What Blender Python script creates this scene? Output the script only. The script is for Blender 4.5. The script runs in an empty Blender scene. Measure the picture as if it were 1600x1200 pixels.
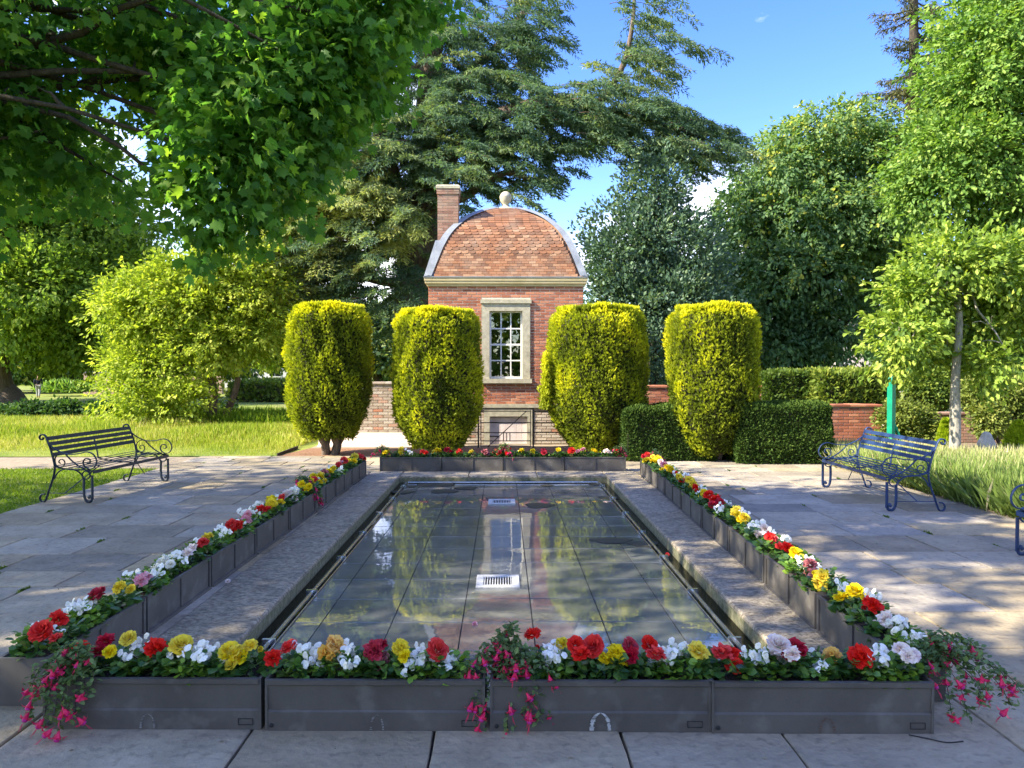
import bpy, bmesh, math, random
import numpy as np
from mathutils import Vector, Matrix

PI = math.pi
S = bpy.context.scene
COL = S.collection
random.seed(7)
RNG = np.random.default_rng(7)

# ------------------------------------------------------------------ camera
CAM_H = 1.7
cam_d = bpy.data.cameras.new('camera')
cam = bpy.data.objects.new('camera', cam_d)
COL.objects.link(cam)
S.camera = cam
cam_d.sensor_width = 36.0
cam_d.lens = 27.0                       # 1200 px focal length on a 1600 px wide picture
cam_d.clip_start = 0.05
cam_d.clip_end = 3000
YAW, PITCH = math.radians(-0.67), math.radians(-1.05)
cam.rotation_euler = (PI / 2 + PITCH, 0, YAW)
cam.location = (0, 0, CAM_H)

# ------------------------------------------------------------------ sky, sun, exposure
SUN_EL, SUN_AZ = math.radians(38), math.radians(252)     # azimuth clockwise from +Y
w = bpy.data.worlds.new('World')
S.world = w
w.use_nodes = True
nt = w.node_tree
bg = nt.nodes['Background']
sky = nt.nodes.new('ShaderNodeTexSky')
sky.sky_type = 'NISHITA'
sky.sun_disc = False
sky.sun_elevation = SUN_EL
sky.sun_rotation = SUN_AZ
sky.air_density = 1.0
sky.dust_density = 0.4
sky.ozone_density = 2.5
hsv = nt.nodes.new('ShaderNodeHueSaturation')
hsv.inputs['Saturation'].default_value = 1.30
hsv.inputs['Value'].default_value = 0.74
hsv.inputs['Hue'].default_value = 0.523
nt.links.new(sky.outputs[0], hsv.inputs['Color'])
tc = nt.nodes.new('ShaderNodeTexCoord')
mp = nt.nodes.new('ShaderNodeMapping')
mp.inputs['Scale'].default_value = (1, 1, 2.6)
mp.inputs['Location'].default_value = (5.3, 8.1, 6.1)  # offset keeps the view mostly clear; unseen cloud added elsewhere whitens the fill
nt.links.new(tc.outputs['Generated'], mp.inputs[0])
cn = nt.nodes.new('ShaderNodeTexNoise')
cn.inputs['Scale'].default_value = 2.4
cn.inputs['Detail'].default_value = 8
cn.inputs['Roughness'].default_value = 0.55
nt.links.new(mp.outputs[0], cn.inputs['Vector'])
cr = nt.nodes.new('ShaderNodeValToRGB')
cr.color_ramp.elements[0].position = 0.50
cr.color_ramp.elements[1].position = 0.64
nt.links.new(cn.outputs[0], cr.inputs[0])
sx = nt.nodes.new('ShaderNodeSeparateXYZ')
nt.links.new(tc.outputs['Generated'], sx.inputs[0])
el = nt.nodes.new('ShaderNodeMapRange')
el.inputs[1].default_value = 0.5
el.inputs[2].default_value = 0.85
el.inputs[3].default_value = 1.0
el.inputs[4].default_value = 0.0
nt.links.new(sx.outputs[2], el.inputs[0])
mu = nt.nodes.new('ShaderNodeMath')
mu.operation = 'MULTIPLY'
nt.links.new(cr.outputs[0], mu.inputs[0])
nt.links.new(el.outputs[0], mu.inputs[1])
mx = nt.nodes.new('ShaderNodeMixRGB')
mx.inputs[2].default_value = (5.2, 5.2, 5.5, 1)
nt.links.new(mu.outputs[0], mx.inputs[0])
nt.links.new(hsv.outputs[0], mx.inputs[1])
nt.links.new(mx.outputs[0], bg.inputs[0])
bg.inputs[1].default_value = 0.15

sun_d = bpy.data.lights.new('sun', 'SUN')
sun_d.energy = 3.5
sun_d.angle = math.radians(0.53)
sun_d.color = (1.0, 0.91, 0.74)
sun = bpy.data.objects.new('sun', sun_d)
COL.objects.link(sun)
to_sun = Vector((math.sin(SUN_AZ) * math.cos(SUN_EL), math.cos(SUN_AZ) * math.cos(SUN_EL), math.sin(SUN_EL)))
sun.rotation_euler = to_sun.to_track_quat('Z', 'Y').to_euler()
sun.location = to_sun * 60

S.view_settings.view_transform = 'Standard'
S.view_settings.look = 'None'
S.view_settings.gamma = 1.0
S.view_settings.use_curve_mapping = False
S.view_settings.exposure = 2.08
S.render.engine = 'CYCLES'
cy = S.cycles
cy.max_bounces = 12
cy.diffuse_bounces = 8
cy.glossy_bounces = 3
cy.transmission_bounces = 8
cy.transparent_max_bounces = 8
cy.caustics_reflective = False
cy.caustics_refractive = False
cy.use_denoising = True
try:
    cy.denoiser = 'OPENIMAGEDENOISE'
except Exception:
    pass

# ------------------------------------------------------------------ helpers
_rot = cam.rotation_euler.to_matrix()


def at(px, py, D):
    """World point at distance D along +Y seen at photo pixel (px, py)."""
    d = _rot @ Vector(((px - 800) / 1200, (600 - py) / 1200, -1))
    k = D / d.y
    return Vector((d.x * k, D, CAM_H + d.z * k))


def gnd(px, py, z=0.0):
    d = _rot @ Vector(((px - 800) / 1200, (600 - py) / 1200, -1))
    k = (z - CAM_H) / d.z
    return Vector((d.x * k, d.y * k, z))


def tag(o, label=None, cat=None, group=None, kind=None):
    if label: o['label'] = label
    if cat: o['category'] = cat
    if group: o['group'] = group
    if kind: o['kind'] = kind
    return o


def empty(name, loc=(0, 0, 0), rz=0.0, label=None, cat=None, group=None):
    o = bpy.data.objects.new(name, None)
    o.empty_display_size = 0.1
    COL.objects.link(o)
    o.location = loc
    o.rotation_euler = (0, 0, rz)
    return tag(o, label, cat, group)


def link(name, me, parent=None, loc=None, rot=None, scale=None):
    o = bpy.data.objects.new(name, me)
    COL.objects.link(o)
    if parent is not None: o.parent = parent
    if loc is not None: o.location = loc
    if rot is not None: o.rotation_euler = rot
    if scale is not None: o.scale = scale
    return o


class MB:
    def __init__(s):
        s.v, s.f, s.sm = [], [], []

    def add(s, vs, fs, smooth=False):
        n = len(s.v)
        s.v += [tuple(p) for p in vs]
        s.f += [tuple(i + n for i in f) for f in fs]
        s.sm += [smooth] * len(fs)
        return s

    def box(s, x0, x1, y0, y1, z0, z1, M=None):
        vs = [(x0, y0, z0), (x1, y0, z0), (x1, y1, z0), (x0, y1, z0), (x0, y0, z1), (x1, y0, z1), (x1, y1, z1), (x0, y1, z1)]
        if M is not None: vs = [M @ Vector(p) for p in vs]
        return s.add(vs, [(0, 3, 2, 1), (4, 5, 6, 7), (0, 1, 5, 4), (1, 2, 6, 5), (2, 3, 7, 6), (3, 0, 4, 7)])

    def slab(s, x0, x1, y0, y1, z0, z1, b=0.01, M=None):
        """box with a chamfered top"""
        vs = [(x0, y0, z0), (x1, y0, z0), (x1, y1, z0), (x0, y1, z0),
              (x0, y0, z1 - b), (x1, y0, z1 - b), (x1, y1, z1 - b), (x0, y1, z1 - b),
              (x0 + b, y0 + b, z1), (x1 - b, y0 + b, z1), (x1 - b, y1 - b, z1), (x0 + b, y1 - b, z1)]
        if M is not None: vs = [M @ Vector(p) for p in vs]
        fs = [(0, 3, 2, 1), (8, 9, 10, 11)]
        for i in range(4):
            j = (i + 1) % 4
            fs += [(i, j, 4 + j, 4 + i), (4 + i, 4 + j, 8 + j, 8 + i)]
        return s.add(vs, fs)

    def tube(s, pts, r, n=6, smooth=True, cap=True, flat=None):
        pts = [Vector(p) for p in pts]
        m = len(pts)
        rs = r if isinstance(r, (list, tuple)) else [r] * m
        up = Vector((0, 0, 1))
        prev = None
        vs, fs = [], []
        for i, p in enumerate(pts):
            t = (pts[min(i + 1, m - 1)] - pts[max(i - 1, 0)])
            if t.length < 1e-9: t = Vector((0, 0, 1))
            t.normalize()
            if prev is None:
                a = t.cross(up)
                if a.length < 0.1: a = t.cross(Vector((1, 0, 0)))
                a.normalize()
            else:
                a = prev - t * prev.dot(t)
                if a.length < 1e-6: a = t.cross(up)
                a.normalize()
            prev = a
            b = t.cross(a)
            for k in range(n):
                th = 2 * PI * k / n
                ka, kb = (math.cos(th), math.sin(th))
                if flat:
                    vs.append(p + (a * ka * flat[0] + b * kb * flat[1]) * rs[i])
                else:
                    vs.append(p + (a * ka + b * kb) * rs[i])
        for i in range(m - 1):
            for k in range(n):
                k2 = (k + 1) % n
                fs.append((i * n + k, i * n + k2, (i + 1) * n + k2, (i + 1) * n + k))
        s.add(vs, fs, smooth)
        if cap:
            s.add([vs[k] for k in range(n)], [tuple(reversed(range(n)))])
            s.add([vs[(m - 1) * n + k] for k in range(n)], [tuple(range(n))])
        return s

    def lathe(s, prof, n=20, c=(0, 0, 0), smooth=True, sq=1.0):
        vs, fs = [], []
        for (r, z) in prof:
            for k in range(n):
                th = 2 * PI * k / n
                vs.append((c[0] + r * math.cos(th), c[1] + r * math.sin(th) * sq, c[2] + z))
        for i in range(len(prof) - 1):
            for k in range(n):
                k2 = (k + 1) % n
                fs.append((i * n + k, i * n + k2, (i + 1) * n + k2, (i + 1) * n + k))
        fs.append(tuple(reversed(range(n))))
        fs.append(tuple(range((len(prof) - 1) * n, len(prof) * n)))
        return s.add(vs, fs, smooth)

    def prism(s, poly, z0, z1):
        """horizontal polygon (list of x,y, anticlockwise) extruded"""
        n = len(poly)
        vs = [(x, y, z0) for x, y in poly] + [(x, y, z1) for x, y in poly]
        fs = [tuple(reversed(range(n))), tuple(range(n, 2 * n))]
        for i in range(n):
            j = (i + 1) % n
            fs.append((i, j, n + j, n + i))
        return s.add(vs, fs)

    def extr(s, prof, x0, x1):
        """(y,z) profile extruded along x, closed polygon"""
        n = len(prof)
        vs = [(x0, y, z) for y, z in prof] + [(x1, y, z) for y, z in prof]
        fs = [tuple(range(n)), tuple(reversed(range(n, 2 * n)))]
        for i in range(n):
            j = (i + 1) % n
            fs.append((j, i, n + i, n + j))
        return s.add(vs, fs)

    def mesh(s, name, m):
        me = bpy.data.meshes.new(name)
        me.from_pydata(s.v, [], s.f)
        me.polygons.foreach_set('use_smooth', s.sm)
        me.materials.append(m)
        me.validate()
        bm = bmesh.new()
        bm.from_mesh(me)
        bmesh.ops.recalc_face_normals(bm, faces=bm.faces)
        bm.to_mesh(me)
        bm.free()
        return me

    def build(s, name, m, parent=None, loc=None, rot=None):
        return link(name, s.mesh(name, m), parent, loc, rot)


def spline(pts, n=6):
    pts = [Vector(p) for p in pts]
    out = []
    for i in range(len(pts) - 1):
        p0 = pts[max(i - 1, 0)]; p1 = pts[i]; p2 = pts[i + 1]; p3 = pts[min(i + 2, len(pts) - 1)]
        for k in range(n):
            t = k / n
            out.append(0.5 * ((2 * p1) + (p2 - p0) * t + (2 * p0 - 5 * p1 + 4 * p2 - p3) * t * t + (3 * p1 - p0 - 3 * p2 + p3) * t ** 3))
    out.append(pts[-1])
    return out


# ------------------------------------------------------------------ materials
def new_mat(name):
    m = bpy.data.materials.new(name)
    m.use_nodes = True
    return m, m.node_tree, m.node_tree.nodes['Principled BSDF']


def rgba(c): return (c[0], c[1], c[2], 1)


def mat(name, c1, c2=None, scale=4.0, rough=0.8, bump=0.0, bscale=None, spec=0.4, metal=0.0, detail=6,
        obj_rand=0.0, spots=None, coat=0.0, stretch=None, dist=0.01, c3=None):
    """two-tone noise colour, optional darker spots, optional per-object variation, bump"""
    m, t, p = new_mat(name)
    N, L = t.nodes, t.links
    p.inputs['Roughness'].default_value = rough
    p.inputs['Specular IOR Level'].default_value = spec
    p.inputs['Metallic'].default_value = metal
    if coat:
        p.inputs['Coat Weight'].default_value = coat
        p.inputs['Coat Roughness'].default_value = 0.03
    g = N.new('ShaderNodeNewGeometry')
    vec = g.outputs['Position']
    if stretch:
        mpn = N.new('ShaderNodeMapping')
        mpn.inputs['Scale'].default_value = stretch
        L.new(vec, mpn.inputs[0])
        vec = mpn.outputs[0]
    c2 = c2 or c1
    no = N.new('ShaderNodeTexNoise')
    no.inputs['Scale'].default_value = scale
    no.inputs['Detail'].default_value = detail
    no.inputs['Roughness'].default_value = 0.65
    L.new(vec, no.inputs['Vector'])
    r = N.new('ShaderNodeValToRGB')
    r.color_ramp.elements[0].position = 0.35
    r.color_ramp.elements[0].color = rgba(c1)
    r.color_ramp.elements[1].position = 0.65
    r.color_ramp.elements[1].color = rgba(c2)
    if c3:
        e = r.color_ramp.elements.new(0.8)
        e.color = rgba(c3)
    L.new(no.outputs[0], r.inputs[0])
    out = r.outputs[0]
    if spots:                                   # (colour, scale, threshold, amount)
        n2 = N.new('ShaderNodeTexNoise')
        n2.inputs['Scale'].default_value = spots[1]
        n2.inputs['Detail'].default_value = 5
        L.new(g.outputs['Position'], n2.inputs['Vector'])
        r2 = N.new('ShaderNodeValToRGB')
        r2.color_ramp.elements[0].position = spots[2]
        r2.color_ramp.elements[1].position = min(0.99, spots[2] + 0.12)
        L.new(n2.outputs[0], r2.inputs[0])
        ml = N.new('ShaderNodeMath'); ml.operation = 'MULTIPLY'
        ml.inputs[1].default_value = spots[3]
        L.new(r2.outputs[0], ml.inputs[0])
        mi = N.new('ShaderNodeMixRGB')
        mi.inputs[2].default_value = rgba(spots[0])
        L.new(ml.outputs[0], mi.inputs[0]); L.new(out, mi.inputs[1])
        out = mi.outputs[0]
    if obj_rand:
        oi = N.new('ShaderNodeObjectInfo')
        h = N.new('ShaderNodeHueSaturation')
        a = N.new('ShaderNodeMapRange')
        a.inputs[3].default_value = 1 - obj_rand
        a.inputs[4].default_value = 1 + obj_rand
        L.new(oi.outputs['Random'], a.inputs[0])
        L.new(a.outputs[0], h.inputs['Value'])
        mm = N.new('ShaderNodeMath'); mm.operation = 'MULTIPLY_ADD'
        mm.inputs[1].default_value = 7.13; mm.inputs[2].default_value = 0.0
        L.new(oi.outputs['Random'], mm.inputs[0])
        fr = N.new('ShaderNodeMath'); fr.operation = 'FRACT'
        L.new(mm.outputs[0], fr.inputs[0])
        b = N.new('ShaderNodeMapRange')
        b.inputs[3].default_value = 1 - obj_rand * 1.2
        b.inputs[4].default_value = 1 + obj_rand * 1.2
        L.new(fr.outputs[0], b.inputs[0])
        L.new(b.outputs[0], h.inputs['Saturation'])
        L.new(out, h.inputs['Color'])
        out = h.outputs[0]
    L.new(out, p.inputs['Base Color'])
    if bump:
        n3 = N.new('ShaderNodeTexNoise')
        n3.inputs['Scale'].default_value = bscale or scale * 4
        n3.inputs['Detail'].default_value = 6
        L.new(vec, n3.inputs['Vector'])
        bp = N.new('ShaderNodeBump')
        bp.inputs['Strength'].default_value = bump
        bp.inputs['Distance'].default_value = dist
        L.new(n3.outputs[0], bp.inputs['Height'])
        L.new(bp.outputs[0], p.inputs['Normal'])
    return m


def leaf_mat(name, stops, trans=0.35, rough=0.55, spec=0.3, gain=1.25):
    """foliage: colour by the per-leaf tint attribute, light passes through the blades"""
    m, t, p = new_mat(name)
    N, L = t.nodes, t.links
    a = N.new('ShaderNodeAttribute'); a.attribute_name = 'tint'
    r = N.new('ShaderNodeValToRGB')
    els = r.color_ramp.elements
    els[0].position = stops[0][0]; els[0].color = rgba(stops[0][1])
    els[1].position = stops[-1][0]; els[1].color = rgba(stops[-1][1])
    for s in stops[1:-1]:
        e = els.new(s[0]); e.color = rgba(s[1])
    L.new(a.outputs['Fac'], r.inputs[0])
    L.new(r.outputs[0], p.inputs['Base Color'])
    p.inputs['Roughness'].default_value = rough
    p.inputs['Specular IOR Level'].default_value = spec
    tr = N.new('ShaderNodeBsdfTranslucent')
    gm = N.new('ShaderNodeMixRGB'); gm.blend_type = 'MULTIPLY'; gm.inputs[0].default_value = 1
    gm.inputs[2].default_value = (gain, gain * 1.05, gain * 0.45, 1)
    L.new(r.outputs[0], gm.inputs[1])
    L.new(gm.outputs[0], tr.inputs['Color'])
    mxs = N.new('ShaderNodeMixShader'); mxs.inputs[0].default_value = trans
    L.new(p.outputs[0], mxs.inputs[1]); L.new(tr.outputs[0], mxs.inputs[2])
    L.new(mxs.outputs[0], N['Material Output'].inputs[0])
    return m


def tint_mat(name, stops, scale=6.0, rough=0.9, bump=0.4, bscale=60, stain=None, amt=0.5):
    """bricks and tiles: colour from tint attribute plus object random, weathered by noise"""
    m, t, p = new_mat(name)
    N, L = t.nodes, t.links
    a = N.new('ShaderNodeAttribute'); a.attribute_name = 'tint'
    oi = N.new('ShaderNodeObjectInfo')
    ad = N.new('ShaderNodeMath'); ad.operation = 'ADD'
    L.new(a.outputs['Fac'], ad.inputs[0]); L.new(oi.outputs['Random'], ad.inputs[1])
    fr = N.new('ShaderNodeMath'); fr.operation = 'FRACT'
    L.new(ad.outputs[0], fr.inputs[0])
    r = N.new('ShaderNodeValToRGB')
    els = r.color_ramp.elements
    els[0].position = stops[0][0]; els[0].color = rgba(stops[0][1])
    els[1].position = stops[-1][0]; els[1].color = rgba(stops[-1][1])
    for s in stops[1:-1]:
        e = els.new(s[0]); e.color = rgba(s[1])
    L.new(fr.outputs[0], r.inputs[0])
    g = N.new('ShaderNodeNewGeometry')
    no = N.new('ShaderNodeTexNoise'); no.inputs['Scale'].default_value = scale; no.inputs['Detail'].default_value = 6
    L.new(g.outputs['Position'], no.inputs['Vector'])
    rr = N.new('ShaderNodeValToRGB'); rr.color_ramp.elements[0].position = 0.45; rr.color_ramp.elements[1].position = 0.7
    L.new(no.outputs[0], rr.inputs[0])
    ml = N.new('ShaderNodeMath'); ml.operation = 'MULTIPLY'; ml.inputs[1].default_value = amt
    L.new(rr.outputs[0], ml.inputs[0])
    mi = N.new('ShaderNodeMixRGB'); mi.inputs[2].default_value = rgba(stain or (0.2, 0.16, 0.13))
    L.new(ml.outputs[0], mi.inputs[0]); L.new(r.outputs[0], mi.inputs[1])
    L.new(mi.outputs[0], p.inputs['Base Color'])
    p.inputs['Roughness'].default_value = rough
    p.inputs['Specular IOR Level'].default_value = 0.25
    n3 = N.new('ShaderNodeTexNoise'); n3.inputs['Scale'].default_value = bscale
    L.new(g.outputs['Position'], n3.inputs['Vector'])
    bp = N.new('ShaderNodeBump'); bp.inputs['Strength'].default_value = bump; bp.inputs['Distance'].default_value = 0.01
    L.new(n3.outputs[0], bp.inputs['Height']); L.new(bp.outputs[0], p.inputs['Normal'])
    return m


M = {}
M['slab'] = mat('sandstone slab', (0.27, 0.227, 0.16), (0.38, 0.322, 0.23), scale=2.6, rough=0.8, bump=0.6, bscale=22, obj_rand=0.27,
                spots=((0.12, 0.105, 0.078), 17, 0.54, 0.38), stretch=(1.0, 1.0, 1), spec=0.3, dist=0.02)
M['joint'] = mat('paving joint sand', (0.04, 0.036, 0.03), (0.07, 0.06, 0.048), scale=12, rough=0.95)
M['coping'] = mat('pitted granite', (0.16, 0.132, 0.09), (0.47, 0.395, 0.28), scale=34, rough=0.85, bump=1.0, bscale=45, obj_rand=0.08,
                  spots=((0.12, 0.11, 0.08), 5, 0.52, 0.4), stretch=(0.7, 1.2, 1), dist=0.02, detail=4)
M['moss'] = mat('mossy stone', (0.10, 0.11, 0.05), (0.26, 0.24, 0.15), scale=20, rough=0.9, bump=0.7)
M['planter'] = mat('dark grey resin', (0.078, 0.069, 0.058), (0.112, 0.100, 0.085), scale=3, rough=0.55, bump=0.12, bscale=160, obj_rand=0.06,
                   spots=((0.20, 0.185, 0.16), 7, 0.55, 0.4), spec=0.45)
M['planter_dark'] = mat('black resin recess', (0.02, 0.02, 0.02), rough=0.7)
M['lime_stain'] = mat('lime bloom', (0.24, 0.24, 0.23), (0.5, 0.5, 0.48), scale=60, rough=0.9)
M['soil'] = mat('potting soil', (0.018, 0.013, 0.009), (0.05, 0.036, 0.024), scale=40, rough=0.95, bump=1.0, bscale=60)
M['mulch'] = mat('bark mulch', (0.16, 0.075, 0.035), (0.32, 0.18, 0.10), scale=22, rough=0.95, bump=1.0, bscale=60)
M['path'] = mat('gravel path', (0.24, 0.19, 0.125), (0.34, 0.275, 0.185), scale=9, rough=0.95, bump=0.4, bscale=80)
M['lawn'] = mat('mown lawn', (0.11, 0.17, 0.018), (0.25, 0.27, 0.04), scale=0.8, rough=0.95, bump=0.8, bscale=40,
                spots=((0.28, 0.25, 0.09), 0.35, 0.55, 0.7))
M['stone'] = mat('dressed limestone', (0.34, 0.31, 0.22), (0.50, 0.46, 0.34), scale=9, rough=0.85, bump=0.3, bscale=60,
                 spots=((0.20, 0.19, 0.15), 6, 0.56, 0.5))
M['stone_yellow'] = mat('yellow painted cornice', (0.44, 0.36, 0.19), (0.56, 0.47, 0.28), scale=4, rough=0.8, bump=0.1)
M['lead'] = mat('weathered lead', (0.17, 0.19, 0.22), (0.27, 0.295, 0.33), scale=5, rough=0.55, bump=0.1, spec=0.5)
M['mortar'] = mat('lime mortar', (0.50, 0.43, 0.34), (0.64, 0.56, 0.46), scale=25, rough=0.95, bump=0.3)
M['white_paint'] = mat('white gloss paint', (0.70, 0.70, 0.66), (0.78, 0.78, 0.74), scale=12, rough=0.4)
M['pink_door'] = mat('faded pink white door paint', (0.64, 0.54, 0.50), (0.76, 0.67, 0.62), scale=7, rough=0.7, obj_rand=0.04)
M['iron_black'] = mat('black painted iron', (0.015, 0.013, 0.013), (0.03, 0.025, 0.024), scale=30, rough=0.45)
M['bench_dark'] = mat('dark blue painted iron', (0.009, 0.018, 0.034), (0.015, 0.028, 0.048), scale=20, rough=0.42, spec=0.5)
M['bench_blue'] = mat('mid blue painted iron', (0.014, 0.034, 0.100), (0.024, 0.052, 0.135), scale=20, rough=0.42, spec=0.5)
M['green_paint'] = mat('emerald painted timber', (0.0, 0.20, 0.11), (0.0, 0.28, 0.16), scale=10, rough=0.5)
M['steel'] = mat('stainless pipe', (0.42, 0.44, 0.45), (0.60, 0.62, 0.63), scale=20, rough=0.22, metal=0.9)
M['grate'] = mat('pale drain cover', (0.40, 0.40, 0.38), (0.60, 0.60, 0.58), scale=25, rough=0.5)
M['void'] = mat('dark drain void', (0.004, 0.004, 0.004), rough=0.9)
M['bark'] = mat('brown ridged bark', (0.075, 0.055, 0.04), (0.20, 0.15, 0.11), scale=6, rough=0.95, bump=1.0, bscale=14, stretch=(3, 3, 0.5), dist=0.04)
M['bark_dark'] = mat('dark bark', (0.030, 0.024, 0.018), (0.075, 0.058, 0.043), scale=8, rough=0.95, bump=1.0, bscale=20, stretch=(3, 3, 0.6), dist=0.02)
M['bark_grey'] = mat('grey smooth bark', (0.17, 0.16, 0.13), (0.40, 0.37, 0.31), scale=14, rough=0.9, bump=0.6, bscale=30, stretch=(2, 2, 0.8))
M['blotch'] = mat('brown algae', (0.035, 0.032, 0.018), (0.06, 0.055, 0.03), scale=20, rough=0.6)
M['twig_core'] = mat('twiggy interior', (0.02, 0.022, 0.008), (0.04, 0.045, 0.012), scale=20, rough=0.95, bump=1.0)
M['cloth_navy'] = mat('navy cotton', (0.012, 0.016, 0.05), (0.02, 0.025, 0.07), scale=30, rough=0.9)
M['cloth_grey'] = mat('grey cotton trousers', (0.30, 0.30, 0.32), (0.38, 0.38, 0.40), scale=30, rough=0.9)
M['skin'] = mat('skin', (0.45, 0.26, 0.18), rough=0.6)
M['hair'] = mat('brown hair', (0.04, 0.025, 0.015), rough=0.7)
M['render_white'] = mat('white rendered wall', (0.55, 0.54, 0.52), (0.66, 0.65, 0.63), scale=0.8, rough=0.9)
M['render_pink'] = mat('old pink brick', (0.36, 0.24, 0.18), (0.46, 0.33, 0.26), scale=1.5, rough=0.9, bump=0.2)
M['slate_roof'] = mat('grey slate', (0.12, 0.12, 0.14), (0.20, 0.20, 0.22), scale=2, rough=0.7)
M['dark_glass'] = mat('dark window glass', (0.01, 0.012, 0.014), rough=0.08, spec=0.6)
M['pale_stone'] = mat('pale carved stone', (0.42, 0.40, 0.37), (0.56, 0.54, 0.50), scale=18, rough=0.85, bump=0.5)
M['petal_red'] = mat('red petal', (0.70, 0.008, 0.006), (0.84, 0.03, 0.015), scale=50, rough=0.7, obj_rand=0.05)
M['petal_crimson'] = mat('crimson petal', (0.42, 0.005, 0.02), (0.60, 0.02, 0.05), scale=50, rough=0.7, obj_rand=0.05)
M['petal_yellow'] = mat('yellow petal', (0.84, 0.62, 0.006), (0.88, 0.72, 0.02), scale=50, rough=0.7, obj_rand=0.05)
M['petal_orange'] = mat('apricot petal', (0.82, 0.40, 0.06), (0.86, 0.60, 0.14), scale=50, rough=0.7, obj_rand=0.05)
M['petal_pink'] = mat('pink petal', (0.75, 0.20, 0.26), (0.82, 0.50, 0.50), scale=50, rough=0.7, obj_rand=0.05)
M['petal_blush'] = mat('blush white petal', (0.86, 0.66, 0.58), (0.90, 0.84, 0.74), scale=40, rough=0.7, obj_rand=0.05)
M['petal_white'] = mat('white petal', (0.86, 0.82, 0.68), (0.90, 0.87, 0.74), scale=40, rough=0.7, obj_rand=0.05)
M['petal_magenta'] = mat('magenta petal', (0.70, 0.008, 0.07), (0.80, 0.03, 0.13), scale=60, rough=0.45)
M['petal_purple'] = mat('violet petal', (0.50, 0.02, 0.22), rough=0.5)
M['petal_mauve'] = mat('faded mauve petal', (0.32, 0.09, 0.10), (0.46, 0.16, 0.16), scale=50, rough=0.7, obj_rand=0.05)
M['begonia_leaf'] = leaf_mat('begonia leaf', [(0, (0.03, 0.075, 0.018)), (0.6, (0.07, 0.16, 0.03)), (1, (0.15, 0.26, 0.04))], trans=0.2, rough=0.35, spec=0.5)
M['wax_leaf'] = leaf_mat('glossy bright leaf', [(0, (0.07, 0.16, 0.02)), (0.6, (0.17, 0.31, 0.03)), (1, (0.28, 0.42, 0.05))], trans=0.25, rough=0.35, spec=0.5)
M['fuchsia_leaf'] = leaf_mat('fuchsia leaf', [(0, (0.06, 0.11, 0.03)), (1, (0.19, 0.27, 0.09))], trans=0.25)
M['maple'] = leaf_mat('maple leaf', [(0, (0.045, 0.13, 0.028)), (0.6, (0.11, 0.24, 0.045)), (1, (0.24, 0.38, 0.05))], trans=0.55, rough=0.55, spec=0.22, gain=1.7)
M['beech'] = leaf_mat('beech leaf', [(0, (0.09, 0.16, 0.03)), (0.6, (0.20, 0.30, 0.05)), (1, (0.36, 0.44, 0.07))], trans=0.5, spec=0.15)
M['lime_leaf'] = leaf_mat('yellow green leaf', [(0, (0.18, 0.26, 0.03)), (0.5, (0.36, 0.44, 0.05)), (1, (0.55, 0.58, 0.11))], trans=0.45, spec=0.15)
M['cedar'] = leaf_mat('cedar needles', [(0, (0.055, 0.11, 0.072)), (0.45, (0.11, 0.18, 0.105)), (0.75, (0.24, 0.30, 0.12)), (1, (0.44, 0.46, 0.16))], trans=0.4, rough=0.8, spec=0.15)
M['holly'] = leaf_mat('holly leaf', [(0, (0.06, 0.115, 0.08)), (0.7, (0.12, 0.20, 0.12)), (1, (0.23, 0.30, 0.15))], trans=0.3, rough=0.45, spec=0.35)
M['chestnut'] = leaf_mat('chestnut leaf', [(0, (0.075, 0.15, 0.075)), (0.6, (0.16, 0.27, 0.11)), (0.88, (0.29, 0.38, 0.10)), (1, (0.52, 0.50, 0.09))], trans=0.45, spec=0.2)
M['bright_leaf'] = leaf_mat('bright broad leaf', [(0, (0.08, 0.17, 0.03)), (0.5, (0.18, 0.31, 0.06)), (1, (0.34, 0.45, 0.10))], trans=0.4)
M['conifer'] = leaf_mat('dull conifer needles', [(0, (0.04, 0.055, 0.018)), (0.6, (0.10, 0.105, 0.03)), (1, (0.20, 0.16, 0.05))], trans=0.15)
M['hornbeam'] = leaf_mat('hornbeam leaf', [(0, (0.10, 0.18, 0.03)), (0.5, (0.24, 0.35, 0.05)), (1, (0.44, 0.52, 0.09))], trans=0.4)
M['laurel'] = leaf_mat('laurel leaf', [(0, (0.025, 0.065, 0.02)), (1, (0.09, 0.17, 0.04))], trans=0.3, rough=0.6, spec=0.15)
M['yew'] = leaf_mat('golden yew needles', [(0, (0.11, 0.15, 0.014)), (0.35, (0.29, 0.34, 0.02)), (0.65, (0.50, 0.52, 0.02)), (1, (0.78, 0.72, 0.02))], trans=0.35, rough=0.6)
M['hedge'] = leaf_mat('dark yew hedge', [(0, (0.028, 0.058, 0.012)), (0.7, (0.062, 0.11, 0.02)), (1, (0.13, 0.19, 0.035))], trans=0.2, rough=0.7, spec=0.1)
M['hedge_light'] = leaf_mat('light hedge leaf', [(0, (0.05, 0.10, 0.016)), (0.6, (0.14, 0.21, 0.03)), (1, (0.30, 0.34, 0.05))], trans=0.35)
M['olive_shrub'] = leaf_mat('olive shrub leaf', [(0, (0.09, 0.13, 0.025)), (0.6, (0.20, 0.25, 0.045)), (1, (0.36, 0.38, 0.09))], trans=0.35)
M['lime_conifer'] = leaf_mat('lime conifer', [(0, (0.25, 0.36, 0.015)), (1, (0.50, 0.58, 0.03))], trans=0.3)
M['meadow'] = leaf_mat('meadow grass', [(0, (0.10, 0.19, 0.015)), (0.4, (0.26, 0.34, 0.03)), (0.75, (0.46, 0.44, 0.11)), (1, (0.62, 0.54, 0.28))], trans=0.45, spec=0.1)
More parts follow.
